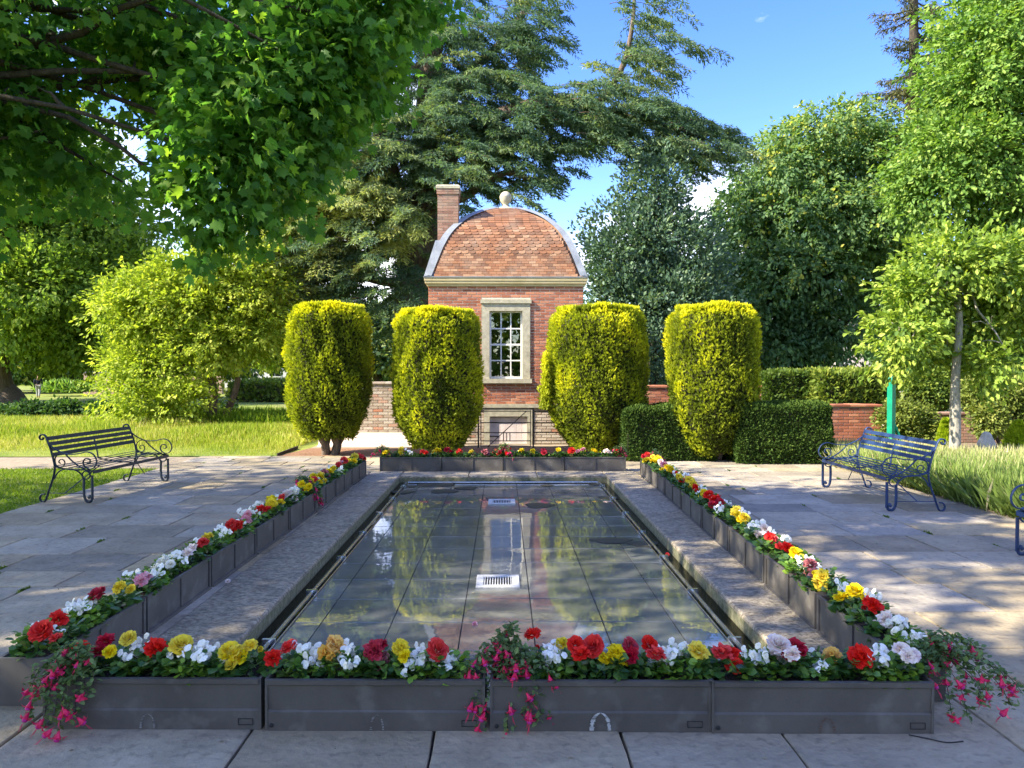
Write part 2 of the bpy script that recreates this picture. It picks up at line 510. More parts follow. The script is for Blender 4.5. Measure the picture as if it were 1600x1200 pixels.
M['lavender'] = leaf_mat('lavender stems', [(0, (0.08, 0.14, 0.03)), (0.5, (0.20, 0.28, 0.06)), (0.8, (0.44, 0.42, 0.20)), (1, (0.58, 0.50, 0.36))], trans=0.3)
M['brick'] = tint_mat('red brick', [(0, (0.24, 0.085, 0.05)), (0.35, (0.36, 0.125, 0.068)), (0.7, (0.44, 0.165, 0.09)), (1, (0.52, 0.23, 0.13))], amt=0.3, stain=(0.30, 0.20, 0.16))
M['brick_pale'] = tint_mat('lime washed brick', [(0, (0.38, 0.29, 0.22)), (0.45, (0.50, 0.42, 0.33)), (0.85, (0.58, 0.51, 0.42)), (1, (0.50, 0.22, 0.13))], amt=0.5, stain=(0.24, 0.22, 0.17), scale=3)
M['brick_old'] = tint_mat('sooty chimney brick', [(0, (0.22, 0.12, 0.09)), (0.5, (0.34, 0.19, 0.14)), (1, (0.40, 0.27, 0.20))], amt=0.6, stain=(0.27, 0.25, 0.2), scale=4)
M['roof_tile'] = tint_mat('clay roof tile', [(0, (0.14, 0.072, 0.045)), (0.4, (0.215, 0.10, 0.056)), (0.8, (0.27, 0.125, 0.065)), (1, (0.34, 0.20, 0.12))], amt=0.5, stain=(0.30, 0.22, 0.16), scale=2.5)

# wet pool tiles: dark slate under a thin film of water
m, t, p = new_mat('wet slate tile')
N, L = t.nodes, t.links
g = N.new('ShaderNodeNewGeometry')
no = N.new('ShaderNodeTexNoise'); no.inputs['Scale'].default_value = 2.2; no.inputs['Detail'].default_value = 8; no.inputs['Roughness'].default_value = 0.65
L.new(g.outputs['Position'], no.inputs['Vector'])
r = N.new('ShaderNodeValToRGB')
r.color_ramp.elements[0].position = 0.38; r.color_ramp.elements[0].color = (0.085, 0.092, 0.082, 1)
r.color_ramp.elements[1].position = 0.68; r.color_ramp.elements[1].color = (0.19, 0.195, 0.175, 1)
L.new(no.outputs[0], r.inputs[0])
oi = N.new('ShaderNodeObjectInfo')
a = N.new('ShaderNodeMapRange'); a.inputs[3].default_value = 0.85; a.inputs[4].default_value = 1.15
L.new(oi.outputs['Random'], a.inputs[0])
h = N.new('ShaderNodeHueSaturation'); L.new(a.outputs[0], h.inputs['Value']); L.new(r.outputs[0], h.inputs['Color'])
L.new(h.outputs[0], p.inputs['Base Color'])
p.inputs['Roughness'].default_value = 0.45
p.inputs['Coat Weight'].default_value = 1.0
p.inputs['Coat Roughness'].default_value = 0.015
p.inputs['Coat IOR'].default_value = 1.58
n2 = N.new('ShaderNodeTexNoise'); n2.inputs['Scale'].default_value = 7; n2.inputs['Detail'].default_value = 2
L.new(g.outputs['Position'], n2.inputs['Vector'])
bp = N.new('ShaderNodeBump'); bp.inputs['Strength'].default_value = 0.03; bp.inputs['Distance'].default_value = 0.02
L.new(n2.outputs[0], bp.inputs['Height']); L.new(bp.outputs[0], p.inputs['Coat Normal'])
M['wet_tile'] = m


def glass_mix(name, tint, rough=0.0, ior=1.45):
    m, t, p = new_mat(name)
    N, L = t.nodes, t.links
    N.remove(p)
    tr = N.new('ShaderNodeBsdfTransparent'); tr.inputs[0].default_value = rgba(tint)
    gl = N.new('ShaderNodeBsdfGlossy'); gl.inputs['Roughness'].default_value = rough
    fr = N.new('ShaderNodeFresnel'); fr.inputs[0].default_value = ior
    ms = N.new('ShaderNodeMixShader')
    L.new(fr.outputs[0], ms.inputs[0]); L.new(tr.outputs[0], ms.inputs[1]); L.new(gl.outputs[0], ms.inputs[2])
    L.new(ms.outputs[0], N['Material Output'].inputs[0])
    return m


M['pane'] = glass_mix('window pane', (0.75, 0.75, 0.7), 0.0, 2.2)
M['water'] = glass_mix('still water', (0.55, 0.62, 0.5), 0.01, 1.33)

# ------------------------------------------------------------------ foliage engine
def lump(P, sc, seed=0, octaves=2):
    r = np.random.default_rng(seed + 100)
    v = np.zeros(len(P))
    amp = 1.0
    for o in range(octaves):
        for k in range(4):
            d = r.normal(size=3) * sc * (2 ** o)
            v += amp * np.sin(P @ d + r.uniform(0, 6.28))
        amp *= 0.5
    return v / 4.0


def nrm(A):
    return A / np.maximum(np.linalg.norm(A, axis=1, keepdims=True), 1e-9)


T_FOLD = (np.array([(0, 0, 0), (.30, .38, .07), (.20, .74, .05), (0, 1, -.05), (-.20, .74, .05), (-.30, .38, .07)], float),
          [(0, 1, 2, 3), (0, 3, 4, 5)])
T_KITE = (np.array([(0, 0, 0), (.28, .45, .05), (0, 1, -.06), (-.28, .45, .05)], float), [(0, 1, 2, 3)])
T_SLIM = (np.array([(0, 0, 0), (.12, .35, .02), (0, 1, -.04), (-.12, .35, .02)], float), [(0, 1, 2, 3)])
T_BLADE = (np.array([(-.035, 0, 0), (.035, 0, 0), (.02, .6, .06), (-.01, 1, .2)], float), [(0, 1, 2, 3)])


def _sprig(n, wdt, spread):
    vs, fs = [], []
    for k in range(n):
        th = 2 * PI * k / n
        ox, oz = math.cos(th) * spread, math.sin(th) * spread
        b = len(vs)
        px_, pz_ = -math.sin(th) * wdt, math.cos(th) * wdt
        vs += [(0, 0, 0), (ox * .5 + px_, .5, oz * .5 + pz_), (ox, 1, oz), (ox * .5 - px_, .5, oz * .5 - pz_)]
        fs.append((b, b + 1, b + 2, b + 3))
    return np.array(vs, float), fs


T_SPRIG = _sprig(3, .16, .28)


def _maple():
    vs = [(0, 0.0, 0)]
    lobes = [(-62, .62), (-32, .95), (0, 1.05), (32, .95), (62, .62)]
    pts = [(-.10, -.10, .02)]
    for i, (a_, l_) in enumerate(lobes):
        a_ = math.radians(a_ * 1.55)
        pts.append((math.sin(a_) * l_ * .72, .3 + math.cos(a_) * l_ * .62, -.10 * l_))
        if i < 4:
            b_ = math.radians((lobes[i][0] + lobes[i + 1][0]) / 2 * 1.55)
            pts.append((math.sin(b_) * .36, .3 + math.cos(b_) * .34, .03))
    pts.append((.10, -.10, .02))
    vs += pts
    fs = []
    k = 1
    while k + 2 < len(vs):
        fs.append((0, k, k + 1, k + 2)); k += 2
    return np.array(vs, float), fs


T_MAPLE = _maple()


def leafmesh(name, P, D, Nn, Sz, tint, tpl, m, parent=None, kind=None):
    T, F = tpl
    n, k = len(P), len(T)
    D = nrm(D)
    B = nrm(np.cross(D, Nn))
    Nn = np.cross(B, D)
    V = P[:, None, :] + Sz[:, None, None] * (T[None, :, 0:1] * B[:, None, :] + T[None, :, 1:2] * D[:, None, :] + T[None, :, 2:3] * Nn[:, None, :])
    V = V.reshape(-1, 3).astype(np.float32)
    F = np.array(F, np.int32)
    q = F.shape[1]
    A = (F[None, :, :] + (np.arange(n, dtype=np.int32) * k)[:, None, None]).reshape(-1)
    nf = n * len(F)
    me = bpy.data.meshes.new(name)
    me.vertices.add(len(V)); me.vertices.foreach_set('co', V.ravel())
    me.loops.add(len(A)); me.loops.foreach_set('vertex_index', A)
    me.polygons.add(nf); me.polygons.foreach_set('loop_start', np.arange(nf, dtype=np.int32) * q)
    me.update(calc_edges=True)
    at_ = me.attributes.new('tint', 'FLOAT', 'FACE')
    at_.data.foreach_set('value', np.repeat(np.clip(tint, 0, 1).astype(np.float32), len(F)))
    me.materials.append(m)
    o = link(name, me, parent)
    if kind: o['kind'] = kind
    return o


def pmass(px, py, rx, ry, D, rd=None, wt=1.0):
    c = at(px, py, D)
    s = D / 1200.0
    rd = rd if rd is not None else rx * s
    return (np.array(c), np.array((rx * s, rd, ry * s)), wt)


def sample_masses(masses, n, seed, shell=0.22, rough=0.18, lsc=0.7):
    r = np.random.default_rng(seed)
    wts = np.array([m_[2] * (m_[1][0] * m_[1][2] + m_[1][0] * m_[1][1] * .5) for m_ in masses])
    idx = r.choice(len(masses), n, p=wts / wts.sum())
    C = np.array([masses[i][0] for i in idx]); R = np.array([masses[i][1] for i in idx])
    d = nrm(r.normal(size=(n, 3)))
    rad = 1 - np.abs(r.normal(size=n)) * shell
    P = C + d * R * np.clip(rad, .1, 1)[:, None]
    P += d * R * (rough * lump(P, lsc, seed))[:, None]
    outn = nrm(d / R)
    return P, outn


def grow(name, masses, n_cl, per, cr, size, m, parent, seed=1, tpl=T_FOLD, flat=0.6, up=0.6, out=0.6, rnd=0.7,
         droop=0.15, shell=0.22, rough=0.18, lsc=0.7, tv=0.25, kind=None, thr=None, tbase=None, topt=0.0, spray=0.0):
    C, O = sample_masses(masses, n_cl, seed, shell, rough, lsc)
    if thr is not None:                               # open real gaps in the crown
        keep = lump(C, lsc * 1.7, seed + 50) > thr
        C, O = C[keep], O[keep]
    r = np.random.default_rng(seed + 1)
    n_cl = len(C)
    n = n_cl * per
    ci = np.repeat(np.arange(n_cl), per)
    g_ = r.normal(size=(n, 3)) * cr * np.array((1, 1, flat))
    if spray:
        Sd = nrm(O + r.normal(size=(n_cl, 3)) * .45 + np.array((0, 0, .15)))
        u_ = r.uniform(0, 1, n)
        g_ = g_ * (1.05 - .75 * u_)[:, None]
        g_ += Sd[ci] * (u_ * spray * r.uniform(.6, 1.4, n_cl)[ci])[:, None]
        g_[:, 2] -= droop * spray * u_ ** 2
    P = C[ci] + g_
    Nn = nrm(np.array((0, 0, 1.0)) * up + O[ci] * out + nrm(r.normal(size=(n, 3))) * rnd)
    D = nrm(O[ci] * 0.6 + nrm(g_) * 0.5 + r.normal(size=(n, 3)) * 0.5 + np.array((0, 0, -1.0)) * droop)
    ctint = np.clip(r.normal(0.45, tv, n_cl), 0, 1)
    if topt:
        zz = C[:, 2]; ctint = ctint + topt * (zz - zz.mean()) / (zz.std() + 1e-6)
    tint = ctint[ci] + r.normal(0, 0.16, n)
    if tbase is not None: tint += tbase
    Sz = size * r.uniform(0.65, 1.25, n)
    return leafmesh(name, P, D, Nn, Sz, tint, tpl, m, parent, kind)


def limb(mb, a_, b_, r0, r1, seed=0, sag=0.1, n=8, seg=7, wob=0.07):
    rr = random.Random(seed)
    a_, b_ = Vector(a_), Vector(b_)
    L_ = (b_ - a_).length
    pts = [a_]
    for k in range(1, 4):
        q = a_.lerp(b_, k / 4) + Vector((rr.uniform(-1, 1), rr.uniform(-1, 1), rr.uniform(-.5, 1))) * L_ * wob
        q.z += math.sin(PI * k / 4) * L_ * sag
        pts.append(q)
    pts.append(b_)
    sp = spline(pts, 3)
    m_ = len(sp)
    mb.tube(sp, [r0 + (r1 - r0) * (i / (m_ - 1)) for i in range(m_)], n=seg)
    return sp


def tree(name, label, base, top, r0, masses, bark, seed, nl=12, group=None, cat='tree', fork=0.35):
    root = empty(name, base, 0, label, cat, group)
    inv = Vector(base)
    mb = MB()
    top = Vector(top)
    sp = limb(mb, Vector((0, 0, -0.1)), top - inv, r0, r0 * 0.4, seed, 0.0, seg=12, wob=(.018 if r0 < .12 else .07))
    mb.tube([Vector((0, 0, -0.1)), Vector((0, 0, r0 * .6)), sp[1]], [r0 * 1.7, r0 * 1.15, r0 * .95], n=12, cap=False)
    mb.build('trunk', bark, root)
    lb = MB()
    rr = random.Random(seed)
    tips = []
    for k in range(nl):
        c, R, _ = masses[k % len(masses)]
        tgt = Vector(c) + Vector((rr.uniform(-.6, .6) * R[0], rr.uniform(-.6, .6) * R[1], rr.uniform(-.3, .6) * R[2])) - inv
        st = sp[int(len(sp) * (fork + (1 - fork) * rr.random() * .95))]
        q = limb(lb, st, tgt, r0 * 0.34, r0 * 0.05, seed * 31 + k, 0.08)
        for j in range(3):
            s2 = q[int(len(q) * rr.uniform(.35, .85))]
            e2 = s2 + Vector((rr.uniform(-1, 1) * R[0], rr.uniform(-1, 1) * R[1], rr.uniform(-.2, .7) * R[2])) * 0.75
            limb(lb, s2, e2, r0 * 0.11, r0 * 0.02, seed * 77 + k * 5 + j, 0.05, seg=5)
    lb.build('limbs', bark, root)
    return root, inv


def shift(masses, inv):
    v = np.array(inv)
    return [(c - v, R, w_) for (c, R, w_) in masses]


# ------------------------------------------------------------------ ground, paving, path, beds
mb = MB()
mb.box(-300, -1.9, -60, 500, -0.5, -0.06); mb.box(1.9, 300, -60, 500, -0.5, -0.06)
mb.box(-1.9, 1.9, -60, 4.3, -0.5, -0.06); mb.box(-1.9, 1.9, 12.5, 500, -0.5, -0.06); mb.box(-1.9, 1.9, 4.3, 12.5, -0.5, -0.31)
mb.build('ground', M['lawn'])['kind'] = 'structure'
o = MB().add([(-40, 15.25, -0.012), (-4.1, 15.25, -0.012), (-4.05, 27, -0.012), (-14, 34, -0.012), (-60, 34, -0.012), (-60, 15.25, -0.012)], [(0, 1, 2, 3, 4, 5)]).build('meadow_ground', M['lawn'])
o['kind'] = 'structure'

PX0, PX1, PY0, PY1 = -5.95, 5.82, 1.6, 15.2
HX, HY0, HY1 = 2.19, 4.02, 12.78            # hole for the coping and pool
mb = MB()
zb0, zb1 = -0.12, -0.030
mb.box(PX0, -HX, PY0, PY1, zb0, zb1); mb.box(HX, PX1, PY0, PY1, zb0, zb1)
mb.box(-HX, HX, PY0, HY0, zb0, zb1); mb.box(-HX, HX, HY1, PY1, zb0, zb1)
pav = mb.build('pavement', M['joint'])
pav['kind'] = 'structure'


def slab_mesh(name, seed):
    rr = random.Random(seed)
    mb = MB()
    n = 5
    ring = []
    for (x0, y0, x1, y1) in ((-.5, -.5, .5, -.5), (.5, -.5, .5, .5), (.5, .5, -.5, .5), (-.5, .5, -.5, -.5)):
        for k in range(n):
            t_ = k / n
            j = rr.uniform(-.004, .004)
            ring.append((x0 + (x1 - x0) * t_ + (j if y0 != y1 else 0), y0 + (y1 - y0) * t_ + (j if x0 != x1 else 0)))
    c = len(ring)
    vs = [(x, y, -0.05) for x, y in ring] + [(x, y, -0.007) for x, y in ring] + [(x * .988, y * .982, rr.uniform(-.0012, .0012)) for x, y in ring]
    fs = []
    for i in range(c):
        j = (i + 1) % c
        fs += [(i, j, c + j, c + i), (c + i, c + j, 2 * c + j, 2 * c + i)]
    fs.append(tuple(range(2 * c, 3 * c)))
    mb.add(vs, fs)
    return mb.mesh(name, M['slab'])


slabs = [slab_mesh('slab', k) for k in range(4)]
rr = random.Random(11)
n_sl = 0
y = PY0
row = 0
while y < PY1 - 0.1:
    hgt = rr.choice((0.46, 0.56, 0.62, 0.70))
    if y < 3.9: hgt = (.8, .8, .82)[min(row, 2)]
    if y < HY0 < y + hgt + 0.25: hgt = HY0 - y
    if y < HY1 < y + hgt + 0.25: hgt = HY1 - y
    if y + hgt > PY1 - 0.25: hgt = PY1 - y
    inside = HY0 - 1e-3 <= y and y + hgt <= HY1 + 1e-3
    spans = [(PX0, -HX), (HX, PX1)] if inside else [(PX0, PX1)]
    for (a0, a1) in spans:
        x = a0
        first = True
        while x < a1 - 0.02:
            wd = rr.uniform(0.62, 1.15) * (0.55 if first and row % 2 else 1)
            first = False
            if x + wd > a1 - 0.35: wd = a1 - x
            o = link('slab', slabs[rr.randrange(4)], pav, (x + wd / 2, y + hgt / 2, rr.uniform(-.003, .003)),
                     (rr.uniform(-.003, .003), rr.uniform(-.003, .003), rr.choice((0, PI))), (wd - (.010 if y < 3.9 else 0.015), hgt - (.010 if y < 3.9 else 0.016), 1))
            n_sl += 1
            x += wd
    y += hgt
    row += 1

MB().box(-60, PX0 - 0.01, 13.45, 15.2, -0.06, -0.02).build('path', M['path'])['kind'] = 'structure'
# mown grass beside the meadow bench
mb = MB().box(-60, PX0 - 0.01, 2, 13.44, -0.06, -0.028)
mb.build('lawn', M['lawn'])['kind'] = 'structure'
# bark bed under the yews, pale yard before the building
mb = MB()
mb.prism([(-4.45, 15.2), (6.0, 15.2), (6.0, 16.7), (-4.2, 16.7)], -0.06, 0.0)
mb.build('bark_bed_ground', M['mulch'])['kind'] = 'structure'
mb = MB().prism([(-4.2, 16.7), (9, 16.7), (9, 20), (-4.2, 20)], -0.06, -0.004)
mb.build('yard_ground', M['path'])['kind'] = 'structure'
mb = MB().prism([(PX1 + .01, 2.0), (30, 2.0), (30, 22), (9, 22), (9, 16.7), (6.0, 16.7), (6.0, 15.2), (PX1 + .01, 15.2)], -0.06, -0.01)
mb.build('flower_bed_ground', mat('dry bed soil', (0.16, 0.12, 0.08), (0.30, 0.24, 0.16), scale=8, rough=0.95, bump=0.8))['kind'] = 'structure'
# timber edging along the bark bed
ed = empty('timber_edging', (-4.48, 15.2, 0), 0, 'thin dark timber edging between meadow grass and bark bed', 'edging')
MB().box(0, 0.03, 0.02, 1.5, -0.05, 0.05).build('board', M['bark_dark'], ed)

# ------------------------------------------------------------------ pool
pool = empty('pool', (0, 4.02, 0), 0, 'shallow rectangular pool floored with wet slate tiles inside granite coping', 'pool')
PW = 1.655
CY0, CY1 = 4.02, 12.78
IY0, IY1 = 4.55, 12.22
TZ = -0.095


def P_(mb, name, m_): return mb.build(name, m_, pool, (0, -4.02, 0))


P_(MB().box(-PW - .02, PW + .02, IY0 - .02, IY1 + .02, -0.30, -0.22), 'basin', M['moss'])
# raised bed under the tiles
P_(MB().box(-1.50, 1.50, IY0 + .12, IY1 - .12, -0.22, TZ - 0.006), 'tile_bed', M['joint'])
tile_me = MB().slab(-.5, .5, -.5, .5, -0.02, 0.0, b=0.004).mesh('tile', M['wet_tile'])
rr = random.Random(5)
xs = [-1.50, -1.29, -0.79, -0.29, 0.21, 0.71, 1.21, 1.50]
ty = IY0 + .12
ys = [ty]
yy = 4.88
while yy < IY1 - .2:
    ys.append(yy); yy += 0.56
ys.append(IY1 - .12)
for i in range(len(xs) - 1):
    for j in range(len(ys) - 1):
        x0, x1, y0, y1 = xs[i], xs[i + 1], ys[j], ys[j + 1]
        link('tile', tile_me, pool, ((x0 + x1) / 2, (y0 + y1) / 2 - 4.02, TZ + rr.uniform(-.0006, .0006)),
             (math.radians(rr.gauss(0, 0.16)), math.radians(rr.gauss(0, 0.14)), 0), (x1 - x0 - .006, y1 - y0 - .010, 1))
# coping stones
rr = random.Random(9)


def coping(x0, x1, y0, y1, along_y):
    a0, a1 = (y0, y1) if along_y else (x0, x1)
    n_ = max(1, round((a1 - a0) / 1.25))
    st = (a1 - a0) / n_
    for k in range(n_):
        p0, p1 = a0 + k * st + .004, a0 + (k + 1) * st - .004
        dz = rr.uniform(-.003, .003)
        mb = MB()
        if along_y: mb.slab(x0, x1, p0, p1, -0.16, 0.012 + dz, b=0.012)
        else: mb.slab(p0, p1, y0, y1, -0.16, 0.012 + dz, b=0.012)
        P_(mb, 'coping_stone', M['coping'])


coping(-2.185, -PW, CY0 + .005, CY1 - .005, True)
coping(PW, 2.185, CY0 + .005, CY1 - .005, True)
coping(-PW + .004, PW - .004, CY0 + .005, IY0, False)
coping(-PW + .004, PW - .004, IY1, CY1 - .005, False)
mb = MB()
mb.box(-PW - .015, -PW + .004, IY0, IY1, -.22, -.02); mb.box(PW - .004, PW + .015, IY0, IY1, -.22, -.02)
mb.box(-PW, PW, IY1 - .004, IY1 + .015, -.22, -.02)
P_(mb, 'mossy_lining', M['moss'])
# steel pipes with brackets along both sides and the far end
for sx_ in (-1, 1):
    mb = MB()
    mb.tube([(sx_ * 1.525, IY0 + .05, -0.078), (sx_ * 1.525, IY1 - .1, -0.078)], 0.016, n=8)
    mb.tube([(sx_ * 1.49, IY0 + .05, -0.088), (sx_ * 1.49, IY1 - .1, -0.088)], 0.006, n=6)
    pipe = P_(mb, 'pipe', M['steel'])
    for k in range(7):
        yb = IY0 + .45 + k * 1.12
        b_ = MB().box(sx_ * 1.525 - .045, sx_ * 1.525 + .04, yb - .012, yb + .012, -.10, -.055).build('bracket', M['steel'], pipe)
mb = MB().tube([(-1.5, IY1 - .1, -0.078), (1.5, IY1 - .1, -0.078)], 0.014, n=8)
P_(mb, 'pipe', M['steel'])
# water in the channel round the tiles
mb = MB()
for (x0, x1, y0, y1) in ((-PW + .004, -1.50, IY0, IY1 - .004), (1.50, PW - .004, IY0, IY1 - .004), (-1.50, 1.50, IY0, IY0 + .12), (-1.50, 1.50, IY1 - .12, IY1 - .004)):
    mb.box(x0, x1, y0, y1, -.21, -.105)
wt = mb.build('water', M['water']); wt['kind'] = 'structure'
# drain covers
for (px, py, lab) in ((778, 910, 'pale slotted drain cover in the pool floor, the one closer to the front troughs'),
                      (784, 785, 'pale slotted drain cover in the pool floor, the one closer to the yews')):
    c = gnd(px, py, TZ)
    dr = empty('drain_cover', (c.x, c.y, TZ + .002), 0, lab, 'drain cover', 'drain covers in the pool floor')
    W2, H2 = .182, .185
    fr = MB()
    fr.slab(-W2, W2, -H2, -.125, 0, .016, b=.004); fr.slab(-W2, W2, .125, H2, 0, .016, b=.004)
    fr.slab(-W2, -.12, -.125, .125, 0, .016, b=.004); fr.slab(.12, W2, -.125, .125, 0, .016, b=.004)
    fr.build('frame', M['grate'], dr)
    MB().box(-.12, .12, -.125, .125, 0.001, .005).build('drain_void', M['void'], dr)
    for k in range(11):
        xk = -.11 + k * .022
        MB().box(xk - .0045, xk + .0045, -.125, .125, .006, .015).build('bar', M['grate'], dr)
mb = MB()
rr = random.Random(3)
for (px, py, rx, ry) in ((682, 757, .30, .11), (693, 768, .20, .08), (628, 769, .18, .07), (728, 763, .17, .07), (843, 790, .19, .09),
                         (855, 759, .10, .04), (935, 757, .14, .05), (950, 778, .14, .05), (640, 760, .12, .05), (955, 845, .22, .06), (1005, 850, .16, .06)):
    c = gnd(px, py, TZ)
    mb.lathe([(1.0, 0), (.93, .0015)], n=18, c=(0, 0, 0))
    k0 = len(mb.v) - 36
    for i in range(k0, len(mb.v)):
        v = mb.v[i]; th = math.atan2(v[1], v[0]); q = 1 + .12 * math.sin(th * 3 + px) + .07 * math.sin(th * 5)
        mb.v[i] = (c.x + v[0] * rx * q, c.y + v[1] * ry * 2.2 * q, TZ + .0045 + v[2])
o = mb.build('blotch', M['blotch'])  # thin dark brown ovals laid just above the tile surface
tag(o, 'brown algae patches on the pool tiles near the far trough row', 'blotch', None, 'stuff')

# ------------------------------------------------------------------ planters
PL, PH = 1.035, 0.245


def planter_mesh_body(front):
    mb = MB()
    L2 = PL / 2
    if front:
        prof = [(-.128, 0), (-.130, .090), (-.122, .098), (-.128, .215), (-.140, .222), (-.142, PH), (-.118, PH), (-.108, PH - .035),
                (.108, PH - .035), (.118, PH), (.142, PH), (.140, .222), (.128, .215), (.115, 0)]
    else:
        prof = [(-.140, 0), (-.140, .018), (-.118, .022), (-.120, .222), (-.128, .226), (-.130, PH), (-.112, PH), (-.104, PH - .035),
                (.104, PH - .035), (.112, PH), (.130, PH), (.128, .226), (.120, .222), (.118, .022), (.140, .018), (.140, 0)]
    mb.extr(prof, -L2 + .012, L2 - .012)
    # end walls
    for s_ in (-1, 1):
        a, b = (s_ * (L2 - .012), s_ * L2)
        mb.box(min(a, b), max(a, b), -.132, .132, .004, PH + .002)
    return mb


body_front = planter_mesh_body(True).mesh('trough', M['planter'])
body_side = planter_mesh_body(False).mesh('trough', M['planter'])
soil_me = MB().box(-PL / 2 + .014, PL / 2 - .014, -.103, .103, PH - .034, PH - .022).mesh('soil', M['soil'])
rib_me = MB().box(-.011, .011, -.006, .006, .02, PH - .02).mesh('rib', M['planter'])


def stain_mesh(seed, keep, wmul, m_):
    rr = random.Random(seed)
    mb = MB()
    for s_, w_ in ((-1, .009), (1, .008)):
        pts = spline([(s_ * .036, 0, .010), (s_ * .034, 0, .04), (s_ * .026, 0, .068), (s_ * .010, 0, .086), (0, 0, .090)], 7)
        ws = [w_ * wmul * (1 - .55 * i / len(pts)) * rr.uniform(.5, 1.35) for i in range(len(pts))]
        for i in range(len(pts) - 1):
            if rr.random() > keep: continue
            a, b = pts[i], pts[i + 1]
            mb.add([(a.x - ws[i], -.1345, a.z), (a.x + ws[i] * rr.uniform(.6, 1.2), -.1345, a.z), (b.x + ws[i + 1], -.1345, b.z), (b.x - ws[i + 1], -.1345, b.z)], [(0, 1, 2, 3)])
    return mb.mesh('lime_stain', m_)


M['lime_faint'] = mat('faint lime bloom', (0.13, 0.125, 0.115), (0.30, 0.29, 0.27), scale=60, rough=0.9)
M['rust_stain'] = mat('rusty drip', (0.09, 0.05, 0.03), (0.14, 0.10, 0.075), scale=40, rough=0.9)
STAINS = [stain_mesh(1, .62, .7, M['lime_faint']), stain_mesh(2, .7, .8, M['lime_faint']), stain_mesh(3, .95, 1.15, M['lime_stain']), stain_mesh(4, .8, 1.0, M['rust_stain'])]

mb = MB(); mb.lathe([(.010, 0), (.010, .004), (.006, .005)], n=10)
plug = mb.mesh('plug', M['planter_dark'])
mb = MB()
for (a, b, c, d) in ((-.035, .035, .012, .0135), (-.035, .035, .0405, .042), (-.035, -.0335, .012, .042), (.0335, .035, .012, .042)):
    mb.box(a, b, -.1335, -.1295, c, d)
outl = mb.mesh('moulded_outline', M['planter_dark'])
ORD = ['first', 'second', 'third', 'fourth', 'fifth', 'sixth', 'seventh', 'eighth', 'ninth', 'tenth']


def planter(loc, rz, label, group, front=False):
    t_ = empty('planter', loc, rz, label, 'planter', group)
    link('trough', body_front if front else body_side, t_)
    link('soil', soil_me, t_)
    if front:
        link('mineral_stain', STAINS[SV[4]], t_, (SV[0], 0, 0), None, (SV[1], 1, SV[2]))
        link('plug', plug, t_, (-PL / 2 + .03, -.1295, .028), (PI / 2, 0, 0))
        link('moulded_outline', outl, t_, (PL / 2 - .075, 0, .012))
    else:
        for s_ in (-1, 1):
            link('rib', rib_me, t_, (0, s_ * .1245, 0))
            link('rib', rib_me, t_, (PL / 2 - .012, s_ * .1245, 0))
    return t_


SV = [0, 1, 1, 0]
SITES = []      # (row, index, world matrix origin, direction along, end)
front_px = [(68, 410, 1139), (414, 760, 1142), (768, 1110, 1143.5), (1114, 1458, 1146)]
FR = []
for k, (x0, x1, yb) in enumerate(front_px):
    a, b = gnd(x0, yb), gnd(x1, yb + 1)
    c = (a + b) / 2
    c.y += .128
    names = ['dark trough at the meadow end of the front row, fuchsia spilling over its corner',
             'dark front row trough, second from the meadow, planted with a mauve begonia',
             'dark trough of the front row holding the fuchsia that hangs over its joint',
             'dark trough of the front row with a rust stained drip mark, at the lavender end']
    SV[:] = [(-.02, .9, .85, 0, 0), (.01, .8, .9, 0, 1), (0, 1.15, 1.05, 0, 2), (.02, .9, .85, 0, 3)][k]
    planter((c.x, c.y, 0.0), math.atan2(b.y - a.y, b.x - a.x), names[k], 'front row of troughs', True)
    FR.append((c, math.atan2(b.y - a.y, b.x - a.x)))


def row_line(p0, p1, n_, inner, off):
    """centres for n_ planters whose inner foot runs p0->p1"""
    out = []
    d = (p1 - p0); d.z = 0
    u = d.normalized()
    nrm_ = Vector((-u.y, u.x, 0)) * off
    st = d.length / n_
    for k in range(n_):
        out.append((p0 + u * (st * (k + .5)) + nrm_, math.atan2(u.y, u.x)))
    return out


pL0 = Vector((-2.285, 3.86, 0)); pL1 = Vector((-2.185, 12.35, 0))
pR0 = Vector((1.99, 3.86, 0)); pR1 = Vector((2.215, 12.45, 0))
LEFT = row_line(pL0, pL1, 8, 1, .142)
RIGHT = row_line(pR0, pR1, 8, 1, -.142)
BACK = []
for k in range(4):
    BACK.append((Vector((-2.05 + (k + .5) * 1.025, 12.78 + .145, 0)), 0.0))
for k, (c, a) in enumerate(LEFT):
    planter(c, a, 'dark ribbed trough on the meadow side of the pool, %s from the front' % ORD[k], 'troughs along the pool on the meadow side')
for k, (c, a) in enumerate(RIGHT):
    planter(c, a, 'dark ribbed trough on the lavender side of the pool, %s from the front' % ORD[k], 'troughs along the pool on the lavender side')
for k, (c, a) in enumerate(BACK):
    planter(c, a, 'blue grey trough in the far row before the yews, %s from the meadow side' % ORD[k], 'far row of troughs')


